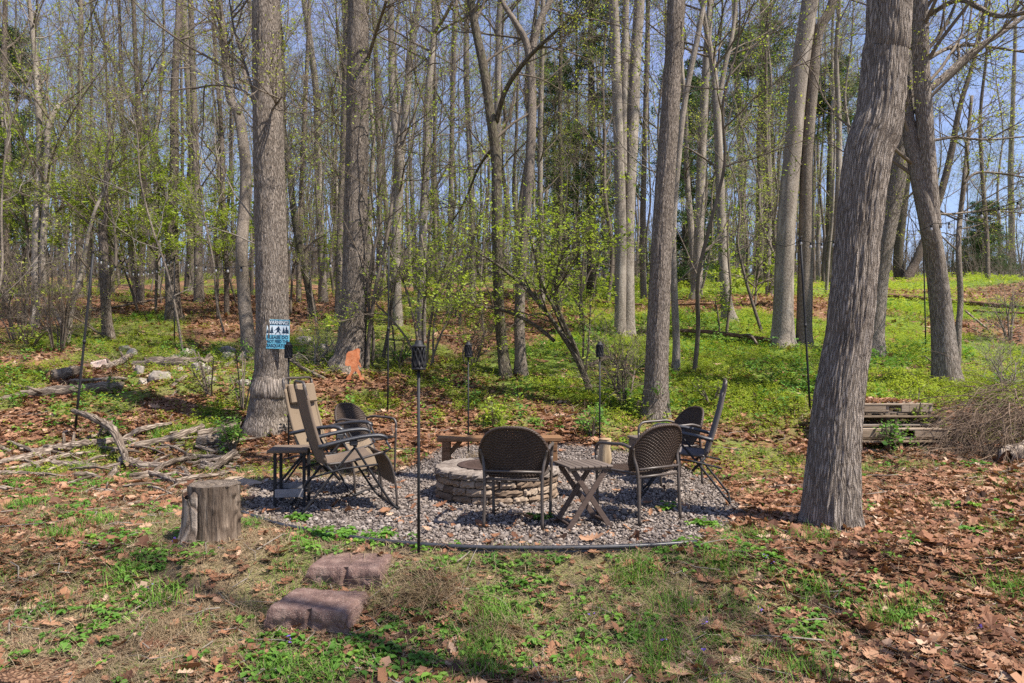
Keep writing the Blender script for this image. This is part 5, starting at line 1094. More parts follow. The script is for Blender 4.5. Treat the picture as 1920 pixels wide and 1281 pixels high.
# near trees ------------------------------------------------------------------
tree('huge leaning trunk with deeply furrowed bark at the right edge of the clearing', [[(1558, 984, 112), (1559, 940, 98), (1563, 860, 92), (1572, 750, 88), (1588, 650, 82), (1595, 590, 80), (1604, 500, 79), (1608, 450, 79), (1626, 300, 84), (1641, 250, 89), (1652, 200, 82), (1660, 100, 79), (1668, 0, 78)]],
     'bark_furrowed', 17, 180, .022, .05, .30, ridge=.014, fy=-170, dy=.03, nl=7, Ll=3.5, leaf=.3, limbs=())
tree('tall grey brown trunk carrying the blue warning sign', [[(500, 806, 88), (501, 780, 72), (504, 745, 66), (506, 722, 64), (508, 700, 61), (511, 600, 60), (508, 450, 57), (504, 300, 55), (501, 150, 53), (499, 0, 50)]],
     'bark_oak', 17, 110, .035, .05, .18, ridge=.012, fy=-170, dy=.03, nl=7, leaf=.25, limbs=[[(492, 232, 9), (478, 190, 6), (465, 140, 5), (440, 60, 4), (430, 0, 3)], [(497, 228, 7), (515, 200, 4), (530, 180, 3)], [(484, 216, 6), (468, 180, 5), (440, 165, 4), (400, 160, 3), (360, 168, 2)]])
tree('dark furrowed trunk with a flared mossy foot behind the orange cut-out', [[(652, 690, 78), (657, 668, 60), (660, 630, 52), (664, 560, 47), (667, 400, 44), (670, 250, 42), (671, 120, 40), (672, 0, 38)]],
     'bark_oak', 18, 96, .045, .05, .25, ridge=.014, fy=-170, dy=.03, nl=7, leaf=.25, limbs=[[(690, 110, 7), (702, 70, 6), (715, 30, 5), (725, 0, 5)]])
tree('straight grey brown trunk right of the fire pit, just behind the wicker chairs', [[(1228, 782, 62), (1229, 760, 52), (1231, 700, 44), (1236, 560, 41), (1241, 450, 38), (1250, 300, 36), (1260, 150, 34), (1268, 0, 32)]],
     'bark_oak', 16, 96, .04, .05, .14, ridge=.010, fy=-170, dy=.03, nl=7, leaf=.3)
tree('thin pale sapling trunk standing close behind the straight grey brown trunk', [[(1267, 696, 17), (1268, 640, 14), (1264, 540, 13), (1262, 430, 12), (1272, 300, 11), (1284, 190, 11), (1308, 70, 10), (1322, 0, 9)]], 'bark_pale', 11, 16, .15, .06, .1, fy=-170, dy=.03, nl=7, Ll=2.2)
tree('broad pale mottled trunk with a flared foot left of the black pole', [[(1468, 650, 56), (1468, 635, 45), (1469, 580, 37), (1471, 500, 35), (1476, 400, 33), (1485, 300, 32), (1494, 190, 31), (1504, 100, 31), (1519, 0, 30)]], 'bark_pale', 19, 32, .1, .05, .2, fy=-170, nl=7, dy=.03, leaf=.3)
tree('slimmer grey trunk standing just right of the broad pale mottled one', [[(1509, 648, 34), (1508, 610, 29), (1511, 450, 26), (1513, 300, 22), (1524, 160, 20), (1535, 60, 19), (1563, 0, 17)], [(1530, 80, 14), (1522, 40, 12), (1518, 0, 11)]], 'bark_grey', 19, 24, .12, .06, .12, fy=-170, nl=7, dy=.03, leaf=.4)
tree('grey leaning trunk half hidden behind the huge furrowed one', [[(1637, 665, 46), (1640, 620, 34), (1650, 520, 30), (1665, 430, 30), (1682, 340, 31), (1696, 200, 31), (1704, 80, 30), (1708, 0, 29)]], 'bark_furrowed', 18, 32, .08, .05, .1, fy=-170, nl=7, dy=.03, leaf=.3)
tree('curving trunk forked low into two stems right of the huge furrowed one', [[(1776, 720, 60), (1773, 690, 48), (1766, 600, 38), (1755, 500, 34), (1742, 420, 32), (1722, 330, 28), (1704, 240, 24), (1695, 150, 20), (1690, 0, 17)], [(1750, 430, 28), (1742, 350, 30), (1735, 250, 29), (1727, 120, 28), (1725, 0, 27)]], 'bark_furrowed', 16, 36, .08, .05, .16, first=.4, nl=11, leaf=.5, ls=.04,
     limbs=[[(1737, 170, 15), (1775, 140, 13), (1825, 95, 12), (1880, 60, 10), (1935, 20, 9)], [(1740, 110, 9), (1780, 90, 7), (1830, 85, 6), (1935, 100, 4)], [(1742, 265, 6), (1790, 258, 5), (1850, 262, 4), (1935, 255, 3)], [(1738, 30, 9), (1800, 0, 9), (1870, 30, 8), (1940, 20, 7)]], twigmat='twig')
tree('thin grey wavy stem right of the curving forked trunk', [[(1795, 690, 13), (1797, 620, 11), (1801, 560, 10), (1797, 470, 10), (1800, 410, 9), (1808, 340, 9), (1815, 260, 7), (1822, 180, 6)]], 'bark_grey', 6, 12, .15, .06, .1, first=.3, nl=9, Ll=1.8, leaf=.5, limbs=[[(1806, 345, 6), (1830, 325, 5), (1870, 325, 4), (1935, 335, 3)], [(1752, 400, 4), (1775, 402, 5), (1800, 400, 4), (1860, 395, 3), (1935, 402, 2)]])
tree('grey twisted trunk with a kinked top left of the sign tree', [[(468, 662, 32), (464, 620, 25), (457, 550, 23), (453, 470, 22), (457, 410, 22), (461, 330, 21), (456, 270, 20), (447, 214, 19), (432, 185, 17), (424, 120, 15), (416, 50, 14), (411, 0, 13)]], 'bark_grey', 15, 24, .1, .08, .12, first=.4, nl=10, leaf=.4, limbs=[[(447, 214, 9), (462, 170, 7), (455, 100, 6), (470, 40, 5), (468, 0, 4)]])
tree('dark slim trunk leaning left between the two middle torches', [[(949, 706, 27), (943, 660, 22), (936, 580, 20), (933, 470, 20), (932, 380, 19), (930, 300, 19), (920, 220, 18), (907, 130, 17), (893, 60, 16), (882, 0, 15)]], 'bark_dark', 13, 20, .12, .07, .12, first=.35, nl=11, Ll=2.6, leaf=.5, limbs=[[(930, 230, 10), (948, 170, 9), (985, 115, 8), (1030, 70, 6), (1080, 25, 4)], [(932, 270, 7), (900, 310, 5), (870, 380, 4), (845, 420, 3)]])
tree('smooth grey trunk with a high fork, close right of the dark leaning one', [[(977, 702, 30), (976, 670, 22), (974, 590, 20), (980, 480, 19), (987, 390, 18), (995, 280, 18), (997, 160, 17), (988, 85, 14), (965, 40, 11), (940, 0, 9)], [(995, 130, 13), (1003, 70, 13), (1018, 25, 12), (1032, 0, 11)]], 'bark_grey', 14, 20, .12, .06, .12, first=.4, nl=9, leaf=.45)
tree('pale twin trunk grown together at the foot, right of the middle shrubs', [[(1164, 632, 30), (1163, 600, 22), (1164, 450, 21), (1161, 300, 20), (1156, 150, 19), (1150, 0, 18)], [(1180, 632, 28), (1179, 590, 23), (1178, 420, 23), (1187, 220, 23), (1192, 100, 21), (1199, 0, 20)], [(1170, 330, 12), (1169, 200, 13), (1172, 100, 13), (1174, 0, 12)]], 'bark_pale', 20, 26, .12, .05, .15, fy=-170, dy=.03, nl=7, leaf=.3)
# the swollen scar low on the sign tree is a part of it
_t = bpy.data.objects['tree.001']; _b = ground_at(500, 806); _c = P(507, 726, _b[1]); rng = np.random.default_rng(3); w = MB(); V = []; bk = []; rr0 = 32*_b[1]/F
for z_ in np.linspace(-.17, .13, 16):
    u = (z_+.17)/.30; a = np.linspace(-PI*.98, .12, 46); e = (math.sin(PI*u**.62)**.7)*.062*np.clip(np.sin((a+PI)*1.0+.02)+.25, 0, 1); r = rr0*.97+e+.022*(fbm(a*6+3, np.full(46, z_*16), 5, 3)-.5)
    V.append(np.stack([_c[0]+r*np.cos(a), _c[1]+r*np.sin(a), np.full(46, _c[2]+z_)], 1)); bk.append(np.stack([.25*np.cos(a), .25*np.sin(a), np.full(46, z_*.4)], 1))
i = np.arange(15)[:, None]; j = np.arange(45)[None]; w.add(np.concatenate(V), np.stack([i*46+j, i*46+j+1, (i+1)*46+j+1, (i+1)*46+j], -1).reshape(-1, 4), 0, None, np.concatenate(bk)); w.build('burl', MT['bark_oak'], _t, _t.location)
rng = np.random.default_rng(31); Q = smooth([A(5.6, .9, -.9), A(5.6, .9, 2), A(5.5, .95, 5), A(5.55, 1.0, 9), A(5.5, 1, 14)], 7); R = np.linspace(.24, .03, len(Q)); tm, cm, lf = MB(), MB(), MB(); tube(tm, Q, R, 16, 0, True, True); crown([(Q, R)], rng, .38, 12, 3.6, 6, 5, 4, 0, .4, .05, .004, mb=cm, leafmb=lf, lmax=.05)
_t = thing('tree', 'tree beside the viewer, seen only by the shade it throws on the near grass', 'tree', Q[0]); tm.build('trunk', MT['bark_oak'], _t, Q[0]); cm.build('branches', MT['twig'], _t, Q[0]); lf.build('foliage', MT['leaf_bud'], _t, Q[0])
# middle distance
MG = 'tree trunks across the middle of the wood'
tree('light grey trunk forking into two high stems right of the dark furrowed one', [[(745, 610, 22), (744, 560, 18), (742, 480, 17), (746, 380, 17), (750, 305, 17), (737, 200, 13), (734, 90, 12), (732, 0, 11)], [(752, 300, 11), (760, 210, 13), (772, 90, 12), (786, 0, 11)]], 'bark_pale', 20, 18, .15, .06, .1, fy=400, nl=9, leaf=.3, group=MG)
tree('white blotched slender trunk rising behind the near torch', [[(789, 640, 19), (791, 560, 16), (793, 440, 15), (798, 320, 15), (803, 180, 14), (813, 80, 13), (822, 0, 12)]], 'bark_pale', 18, 18, .15, .06, .1, fy=400, nl=11, leaf=.45, group=MG, limbs=[[(815, 60, 7), (835, 30, 6), (850, 0, 5)]])
tree('leaning dark trunk just right of the sign tree', [[(588, 592, 16), (578, 540, 13), (563, 470, 12), (551, 400, 12), (541, 300, 11), (532, 250, 10), (528, 120, 9), (520, 0, 8)]], 'bark_dark', 16, 14, .2, .06, .1, fy=450, leaf=.45, group=MG)
tree('pale grey trunk left of the dark furrowed one, leaning slightly at the top', [[(606, 566, 20), (604, 500, 14), (600, 400, 14), (596, 300, 14), (595, 200, 13), (583, 90, 12), (570, 0, 11)]], 'bark_pale', 20, 16, .2, .06, .1, fy=400, leaf=.3, group=MG)
tree('slim grey trunk touching the left side of the dark furrowed one', [[(635, 600, 16), (637, 480, 13), (641, 350, 12), (645, 220, 12), (648, 100, 11), (651, 0, 10)]], 'bark_grey', 18, 14, .2, .06, .1, fy=400, leaf=.3, group=MG)
tree('pale pair trunk at the far left, its longer stem reaching the frame top', [[(66, 615, 17), (67, 540, 14), (68, 450, 14), (72, 370, 14), (75, 290, 13), (72, 200, 12), (66, 110, 10), (54, 0, 8)], [(80, 540, 12), (82, 440, 12), (90, 320, 12), (89, 250, 11), (100, 215, 9), (112, 195, 7)]], 'bark_pale', 17, 16, .2, .06, .1, fy=400, leaf=.3, group=MG)
tree('thin crooked pale stem crossing behind the left leaning light pole', [[(127, 642, 8), (134, 590, 8), (141, 555, 8), (152, 515, 8), (158, 480, 7), (168, 430, 6), (180, 390, 6), (198, 350, 5), (205, 300, 4)]], 'bark_pale', 6, 10, .15, .06, .1, fy=400, nl=10, Ll=1.4, leaf=.5, group=MG)
tree('brown broken topped snag standing in green cover at the left', [[(204, 636, 24), (200, 600, 18), (196, 520, 17), (193, 440, 15), (191, 415, 12)], [(195, 440, 8), (200, 380, 7), (198, 320, 6), (205, 250, 5)]], 'bark_brown', 5, 16, .15, .10, .15, fy=400, nl=5, Ll=1.6, leaf=.3, group=MG)
tree('two stemmed grey brown tree on the brown slope left of the middle pole', [[(263, 572, 14), (265, 480, 12), (267, 390, 12), (268, 300, 11), (262, 230, 10), (255, 120, 8), (250, 0, 7)], [(256, 566, 11), (248, 480, 10), (242, 420, 9), (236, 340, 8), (230, 240, 7), (226, 120, 6), (222, 0, 5)]], 'bark_brown', 18, 14, .2, .06, .1, fy=400, leaf=.45, group=MG)
tree('stout dark trunk with a spreading foot behind the second light pole', [[(326, 598, 38), (325, 575, 28), (323, 500, 24), (324, 400, 18), (327, 300, 16), (327, 180, 14), (332, 80, 13), (336, 0, 12)]], 'bark_brown', 19, 20, .15, .06, .2, fy=400, leaf=.4, group=MG)
tree('tall straight grey trunk between the second light pole and the twisted tree', [[(355, 552, 20), (357, 480, 15), (361, 380, 15), (362, 270, 14), (356, 180, 14), (350, 100, 13), (344, 0, 12)]], 'bark_grey', 20, 16, .2, .06, .1, fy=400, leaf=.3, group=MG)
tree('plain grey trunk right next to the tall straight one, with green foot', [[(373, 565, 20), (372, 500, 15), (370, 400, 14), (366, 280, 13), (362, 150, 11), (357, 0, 10)]], 'bark_grey', 18, 16, .2, .06, .1, fy=400, leaf=.4, group=MG)
tree('dark slim trunk leaning left across the sky at the upper left', [[(318, 560, 9), (315, 450, 9), (300, 320, 9), (272, 240, 8), (245, 180, 7), (216, 125, 6), (190, 60, 5), (170, 0, 4)]], 'bark_dark', 16, 12, .2, .06, .1, fy=450, leaf=.3, group=MG)
tree('narrow grey trunk behind the broken topped snag', [[(150, 560, 12), (148, 440, 11), (146, 300, 10), (150, 180, 10), (152, 60, 9), (150, 0, 8)]], 'bark_grey', 19, 12, .25, .06, .1, fy=400, leaf=.3, group=MG)
tree('grey trunk close to the left edge of the wood', [[(12, 570, 13), (11, 460, 11), (15, 330, 11), (12, 200, 10), (8, 100, 9), (10, 0, 8)]], 'bark_brown', 18, 12, .25, .06, .1, fy=400, leaf=.2, group=MG)
tree('thin grey trunk just left of the straight grey brown trunk of the clearing', [[(1207, 560, 13), (1205, 450, 11), (1208, 300, 10), (1212, 140, 9), (1215, 0, 8)]], 'bark_grey', 18, 12, .25, .06, .1, fy=400, leaf=.5, group=MG)
tree('pale trunk with a dark burl at its foot beside a fallen dark log', [[(1304, 560, 28), (1307, 535, 20), (1311, 420, 18), (1316, 280, 17), (1322, 160, 15), (1328, 60, 13), (1332, 0, 12)]], 'bark_pale', 19, 18, .2, .06, .25, fy=400, leaf=.5, group=MG)
tree('bright pale trunk with a bulging knobbly foot and a high fork', [[(1368, 602, 34), (1364, 580, 24), (1358, 520, 18), (1353, 420, 17), (1349, 320, 16), (1345, 220, 15), (1338, 130, 13), (1325, 60, 10), (1316, 0, 9)], [(1347, 200, 9), (1358, 130, 9), (1372, 70, 8), (1380, 0, 7)]], 'bark_pale', 18, 18, .15, .07, .5, fy=450, leaf=.5, group=MG)
tree('reddish brown trunk between the knobbly footed tree and the broad mottled trunk', [[(1396, 520, 16), (1393, 420, 14), (1390, 300, 13), (1384, 190, 12), (1380, 90, 11), (1377, 0, 10)]], 'bark_brown', 19, 14, .2, .06, .1, fy=400, leaf=.4, group=MG)
tree('near black straight trunk left of the broad mottled one', [[(1436, 530, 17), (1436, 400, 14), (1434, 250, 13), (1432, 100, 12), (1430, 0, 11)]], 'bark_dark', 20, 14, .2, .06, .1, fy=400, leaf=.4, group=MG)
tree('thin dark trunk right beside the near black one', [[(1449, 525, 10), (1450, 400, 9), (1448, 280, 8), (1442, 160, 7), (1436, 0, 6)]], 'bark_dark', 17, 10, .25, .06, .1, fy=450, leaf=.4, group=MG)
tree('leaning dark trunk on the bright crest behind the forked leaning tree', [[(1701, 524, 20), (1712, 500, 16), (1726, 470, 15), (1745, 420, 14), (1765, 360, 13), (1784, 285, 12), (1800, 200, 9), (1830, 100, 7), (1850, 0, 6)]], 'bark_brown', 14, 14, .2, .06, .1, first=.3, leaf=.3, group=MG)
tree('short dark pair of trunks on the crest seen past the huge furrowed trunk', [[(1686, 524, 20), (1684, 480, 17), (1690, 420, 16), (1698, 350, 14), (1706, 250, 12), (1712, 120, 10), (1716, 0, 9)]], 'bark_dark', 15, 14, .2, .06, .1, first=.3, leaf=.4, group=MG)
tree('pale thin stem with a patchy trunk behind the dogwood shrub', [[(886, 570, 13), (885, 470, 11), (884, 350, 11), (878, 220, 11), (874, 120, 11), (876, 0, 10)]], 'bark_pale', 20, 12, .25, .06, .1, fy=400, leaf=.3, group=MG)
tree('whitish trunk behind the dark slim leaning one', [[(935, 600, 17), (935, 480, 15), (934, 350, 14), (933, 200, 13), (935, 80, 12), (938, 0, 11)]], 'bark_pale', 20, 14, .2, .06, .1, fy=400, leaf=.3, group=MG)
tree('slim pale trunk right of the smooth grey forked one', [[(1016, 580, 12), (1016, 480, 11), (1013, 360, 10), (1013, 240, 10), (1016, 120, 9), (1018, 0, 8)]], 'bark_pale', 20, 12, .25, .06, .1, fy=400, leaf=.3, group=MG)
tree('dark narrow trunk in the gap left of the conifers', [[(1047, 570, 11), (1049, 450, 10), (1051, 330, 9), (1050, 200, 8), (1052, 60, 7), (1052, 0, 6)]], 'bark_dark', 18, 10, .25, .06, .1, fy=400, leaf=.3, group=MG)
tree('grey trunk half hidden by shrub leaves left of the thin middle pole', [[(712, 560, 12), (711, 450, 11), (712, 330, 10), (708, 200, 9), (704, 90, 8), (700, 0, 7)]], 'bark_grey', 20, 12, .25, .06, .1, fy=400, leaf=.3, group=MG)
tree('slender trunk in the gap right of the white blotched one', [[(842, 590, 11), (843, 470, 10), (846, 340, 9), (848, 210, 9), (852, 90, 8), (856, 0, 7)]], 'bark_grey', 19, 12, .25, .06, .1, fy=400, leaf=.45, group=MG)
tree('thin trunk just left of the twisted one', [[(425, 590, 10), (424, 480, 9), (418, 360, 9), (415, 240, 8), (405, 120, 7), (398, 0, 6)]], 'bark_brown', 17, 10, .25, .06, .1, fy=400, leaf=.4, group=MG)
tree('slim trunk between the leaning dark one and the pale grey trunk', [[(560, 568, 10), (561, 460, 9), (566, 330, 8), (572, 200, 8), (577, 90, 7), (580, 0, 6)]], 'bark_grey', 18, 10, .25, .06, .1, fy=400, leaf=.3, group=MG)
tree('thin trunk at the right edge beyond the bright slope', [[(1896, 520, 12), (1897, 420, 11), (1895, 320, 10), (1899, 200, 8), (1903, 80, 6), (1905, 0, 5)]], 'bark_grey', 14, 10, .25, .06, .1, first=.25, leaf=.3, group=MG)
tree('slim leaning tree beyond the slope between wavy stem and right edge', [[(1852, 525, 9), (1850, 440, 8), (1842, 330, 7), (1838, 220, 6), (1850, 100, 5), (1856, 0, 4)]], 'bark_brown', 13, 10, .25, .06, .1, first=.25, leaf=.3, group=MG)

# conifers --------------------------------------------------------------------
def conifer(label, x, yb, Y, hgt, wid, z_lo, seed, dens=1.0):
    rng = np.random.default_rng(seed); X = (x-CX)*Y/F; b = A(X, Y, h1(X, Y)); t = thing('pine_tree', label, 'tree', b, 0); tm = MB(); lf = MB(); br = MB()
    zz = np.linspace(-.3, hgt, 12); tube(tm, np.stack([rng.normal(0, .04, 12), rng.normal(0, .04, 12), zz], 1), np.linspace(.22, .03, 12), 10, bk=True); tm.build('trunk', MT['bark_dark'], t)
    n = int(95*dens); zb = rng.uniform(z_lo, hgt*.98, n); a = rng.uniform(0, 2*PI, n); f = (hgt-zb)/(hgt-z_lo); Lb = wid*(.30+.7*np.sqrt(np.clip(f, 0, 1)))*rng.uniform(.5, 1.1, n)
    Q = wander(np.stack([0*a, 0*a, zb], 1), np.stack([np.cos(a), np.sin(a), rng.uniform(-.1, .3, n)], 1), Lb, 7, .08, -.02, rng); R = np.full((n, 1), .025)*np.linspace(1, .3, 7)[None]; btubes(br, Q, R, 4)
    L2 = spawn(Q, R, 9, .2, 1, .5, 1.1, Lb*.35, 4, .12, .02, rng, .6, .004, .35); btubes(br, L2[0], L2[1], 3); br.build('branches', MT['twig'], t)
    L3 = spawn(L2[0], L2[1], 4, .2, 1, .4, 1.0, L2[2]*.5, 3, .1, .05, rng, .6, .003, .5); tip = np.concatenate([L3[0].reshape(-1, 3), L2[0][:, 1:].reshape(-1, 3)])
    tip = np.repeat(tip, 2, 0)+rng.normal(0, .06, (len(tip)*2, 3)); m = len(tip)
    d = nrm(rng.normal(0, 1, (m, 3))+A(0, 0, .4)); s = nrm(np.cross(d, rng.normal(0, 1, (m, 3)))); L_ = rng.uniform(.09, .20, m)[:, None]; wd = .022
    V = np.stack([tip-s*wd, tip+s*wd, tip+d*L_], 1); lf.add(V.reshape(-1, 3), np.arange(m*3).reshape(-1, 3), 0, np.repeat(np.clip(rng.normal(.45, .22, m), 0, 1), 3))
    lf.build('foliage', MT['needle'], t)
conifer('tall dark green pine rising to the frame top behind the pale twin trunk', 1108, 560, 29, 19, 2.3, 1.2, 1, 1.5)
conifer('dark hemlock behind the trunk with the dark burl', 1290, 555, 33, 10.5, 2.4, .3, 2, 1.3)
conifer('open green pine behind the near black trunk', 1425, 530, 36, 13.5, 3.2, 8, 3, .8)
conifer('blue green pine seen between the slim grey trunk and the huge furrowed one', 1555, 530, 38, 12.0, 2.2, 8.3, 4, .7)
conifer('dark evergreen in the gap between the dogwood and the pine', 1040, 560, 40, 13, 2.2, 3.5, 5, .9)
conifer('dark pine at the left edge of the wood', -8, 570, 26, 10, 2.0, 1.5, 6, .9)
conifer('low green cedar on the crest right of the wavy stem', 1850, 520, 52, 6.0, 1.8, .2, 7, .8)
conifer('small round cedar far off below the middle of the sky gap', 1835, 520, 58, 5.0, 2.2, .2, 8, .7)

# leafy shrubs and saplings ------------------------------------------------------
def leafy(label, stems, cat='shrub', name='shrub', nl=9, Ll=1.1, ns=5, nt=4, dens=1.0, ls=.055, mat='leaf_under', wood='twig', seed=0, first=.25, up=.0, group=None, reach=(.7, 1.3), wmin=.003):
    rng = np.random.default_rng(900+seed); b = ground_at(stems[0][0][0], stems[0][0][1]); Y = b[1]; wd = MB(); lf = MB()
    for px in stems:
        pts = np.array([P(x, y, Y) for x, y, _ in px]); rad = np.array([max(w_*Y/F/2, wmin) for _, _, w_ in px]); dr = np.linspace(0, rng.normal(0, .35), len(pts)); pts[:, 0] += pts[:, 0]/Y*dr; pts[:, 2] += (pts[:, 2]-EYE)/Y*dr; pts[:, 1] += dr
        Q = smooth(pts, 6); R = np.interp(np.linspace(0, len(rad)-1, len(Q)), np.arange(len(rad)), rad); tube(wd, Q, R, 8, 0, True, True)
        L1 = spawn(Q[None], R[None], nl, first, 1, *reach, Ll, 7, .12, up, rng, .5, .004, .3); L2 = spawn(L1[0], L1[1], ns, .15, 1, .4, 1.0, L1[2]*.5, 5, .14, up, rng, .6, .003, .35); L3 = spawn(L2[0], L2[1], nt, .1, 1, .4, 1.0, L2[2]*.5, 4, .16, up, rng, .6, .002, .4)
        btubes(wd, L1[0], L1[1], 5); btubes(wd, L2[0], L2[1], 3); btubes(wd, L3[0], L3[1], 3)
        tip = np.concatenate([L3[0][:, 1:].reshape(-1, 3), L2[0][:, 2:].reshape(-1, 3)]); k = rng.uniform(0, 1, len(tip)) < dens*.75; tip = tip[k]
        nrep = 4; tip = np.repeat(tip, nrep, 0)+rng.normal(0, ls*.7, (len(tip)*nrep, 3)); cl = fbm(tip[:, 0]*2.2+seed, tip[:, 2]*2.2+tip[:, 1], 13, 2)
        leafquads(lf, tip, np.exp(rng.normal(-.12, .38, len(tip)))*ls, rng, 0, np.clip(rng.normal(.2, .22, len(tip))+.6*cl, 0, 1), .45)
    t = thing(name, label, cat, b, 0, group); wd.build('stems', MT[wood], t, b)
    if lf.n: lf.build('foliage', MT[mat], t, b)
    return t
leafy('leaning dogwood with layered bright leaves, its stems slanting up left behind the right torch', [
    [(1108, 738, 14), (1092, 695, 12), (1075, 660, 11), (1045, 615, 9), (1020, 580, 8), (980, 535, 7), (930, 495, 5), (890, 470, 3)], [(1075, 660, 9), (1060, 625, 8), (1040, 580, 7), (1015, 530, 5), (1000, 470, 4), (990, 430, 3)],
    [(1040, 640, 7), (1005, 612, 7), (965, 590, 6), (920, 577, 5), (895, 575, 3)], [(1090, 690, 8), (1078, 650, 8), (1055, 600, 7), (1040, 550, 5), (1050, 490, 4), (1075, 450, 3)]], 'tree', 'dogwood_tree', 13, 1.35, 6, 4, .6, .04, seed=1, wood='bark_dark', first=.45)
leafy('many stemmed green shrub behind the near torch, its leaves over the thin middle pole', [
    [(800, 690, 5), (805, 620, 5), (820, 540, 4), (845, 470, 4), (850, 420, 3)], [(790, 690, 5), (780, 620, 5), (760, 540, 4), (735, 480, 4), (715, 440, 3)], [(795, 690, 5), (792, 600, 4), (800, 520, 4), (790, 440, 3)],
    [(806, 692, 4), (822, 640, 4), (850, 580, 4), (880, 540, 3)], [(785, 690, 4), (765, 640, 4), (735, 600, 4), (705, 570, 3)], [(812, 690, 4), (815, 600, 4), (840, 520, 3), (870, 460, 3)]], nl=9, Ll=1.25, seed=2, dens=.55, ls=.04, first=.35)
leafy('light green arching sapling above the shrub, left of the dark leaning trunk', [[(862, 610, 6), (866, 540, 6), (880, 470, 5), (905, 400, 4), (915, 350, 3)], [(868, 540, 4), (840, 480, 4), (800, 430, 3), (765, 410, 2)], [(880, 470, 4), (930, 440, 4), (975, 420, 3), (1010, 410, 2)]], 'tree', 'sapling', 10, 1.5, seed=3, dens=.5, ls=.04)
leafy('loose green sapling right of the dogwood, before the pale twin trunk', [[(1090, 610, 6), (1085, 540, 5), (1075, 470, 4), (1080, 410, 3)], [(1086, 560, 4), (1110, 500, 4), (1135, 460, 3)], [(1088, 580, 4), (1060, 530, 3), (1040, 490, 3)]], 'tree', 'sapling', 10, 1.4, seed=4, dens=.55, ls=.042)
leafy('thin sapling with few leaves, its straight stems by the right torch', [[(1092, 700, 4), (1094, 620, 4), (1090, 540, 3), (1096, 460, 3)], [(1098, 702, 4), (1104, 640, 3), (1108, 560, 3)]], 'tree', 'sapling', 7, .6, 4, 3, .5, .05, seed=5)
leafy('small maple sapling with flat bright leaf tiers before the reddish brown trunk', [[(1416, 576, 5), (1417, 550, 4), (1420, 525, 4), (1428, 490, 3)], [(1418, 540, 3), (1390, 520, 3), (1350, 512, 2)], [(1419, 535, 3), (1440, 525, 3), (1465, 520, 2)]], 'tree', 'sapling', 8, .9, 4, 3, .7, .075, seed=6, first=.5)
leafy('thin forked sapling in front of the knobbly footed pale trunk', [[(1361, 632, 6), (1366, 590, 5), (1370, 540, 4), (1366, 490, 4), (1364, 440, 3), (1370, 380, 2)], [(1350, 628, 3), (1346, 590, 3), (1340, 560, 2)]], 'tree', 'sapling', 7, .8, 4, 3, .4, .06, seed=7)
leafy('leafy sapling at the far left of the wood, spread before the pale pair trunk', [[(48, 600, 6), (55, 500, 6), (50, 420, 5), (40, 350, 4), (45, 290, 3)], [(53, 480, 4), (90, 420, 4), (120, 380, 3)], [(50, 430, 4), (15, 390, 3), (-15, 370, 2)]], 'tree', 'sapling', 12, 2.0, 5, 4, 1.25, .062, seed=8)
leafy('leafy sapling behind the crooked pale stem', [[(168, 600, 6), (170, 500, 5), (172, 410, 5), (180, 330, 4), (190, 260, 3)], [(172, 420, 4), (210, 370, 3), (240, 330, 2)], [(171, 440, 4), (140, 390, 3), (115, 350, 2)]], 'tree', 'sapling', 12, 2.0, 5, 4, 1.25, .062, seed=9)
leafy('green sapling spread between the two stemmed tree and the stout dark trunk', [[(292, 590, 5), (294, 500, 5), (296, 410, 4), (300, 330, 3)], [(294, 480, 4), (260, 440, 3), (230, 420, 2)], [(295, 450, 4), (330, 400, 3), (360, 370, 2)]], 'tree', 'sapling', 11, 1.9, 5, 4, 1.25, .062, seed=10)
leafy('green sapling with layered leaves between the plain grey trunk and the twisted tree', [[(408, 600, 6), (408, 520, 5), (404, 450, 5), (412, 380, 4), (425, 310, 3)], [(406, 480, 4), (430, 450, 3), (450, 430, 2)], [(405, 470, 4), (370, 440, 3), (335, 430, 2)]], 'tree', 'sapling', 12, 1.7, 5, 4, 1.2, .056, seed=11)
leafy('bushy green sapling behind the twisted tree and the sign tree', [[(545, 590, 5), (548, 520, 4), (556, 450, 4), (560, 390, 3)], [(548, 500, 3), (580, 460, 3), (610, 440, 2)]], 'tree', 'sapling', 8, 1.3, 4, 4, .4, .06, seed=12)
leafy('low branched green sapling behind the dark furrowed trunk', [[(690, 600, 5), (695, 540, 4), (700, 470, 4), (690, 420, 3)], [(694, 530, 3), (670, 500, 3), (650, 480, 2)]], 'tree', 'sapling', 8, 1.2, 4, 4, .4, .06, seed=13)
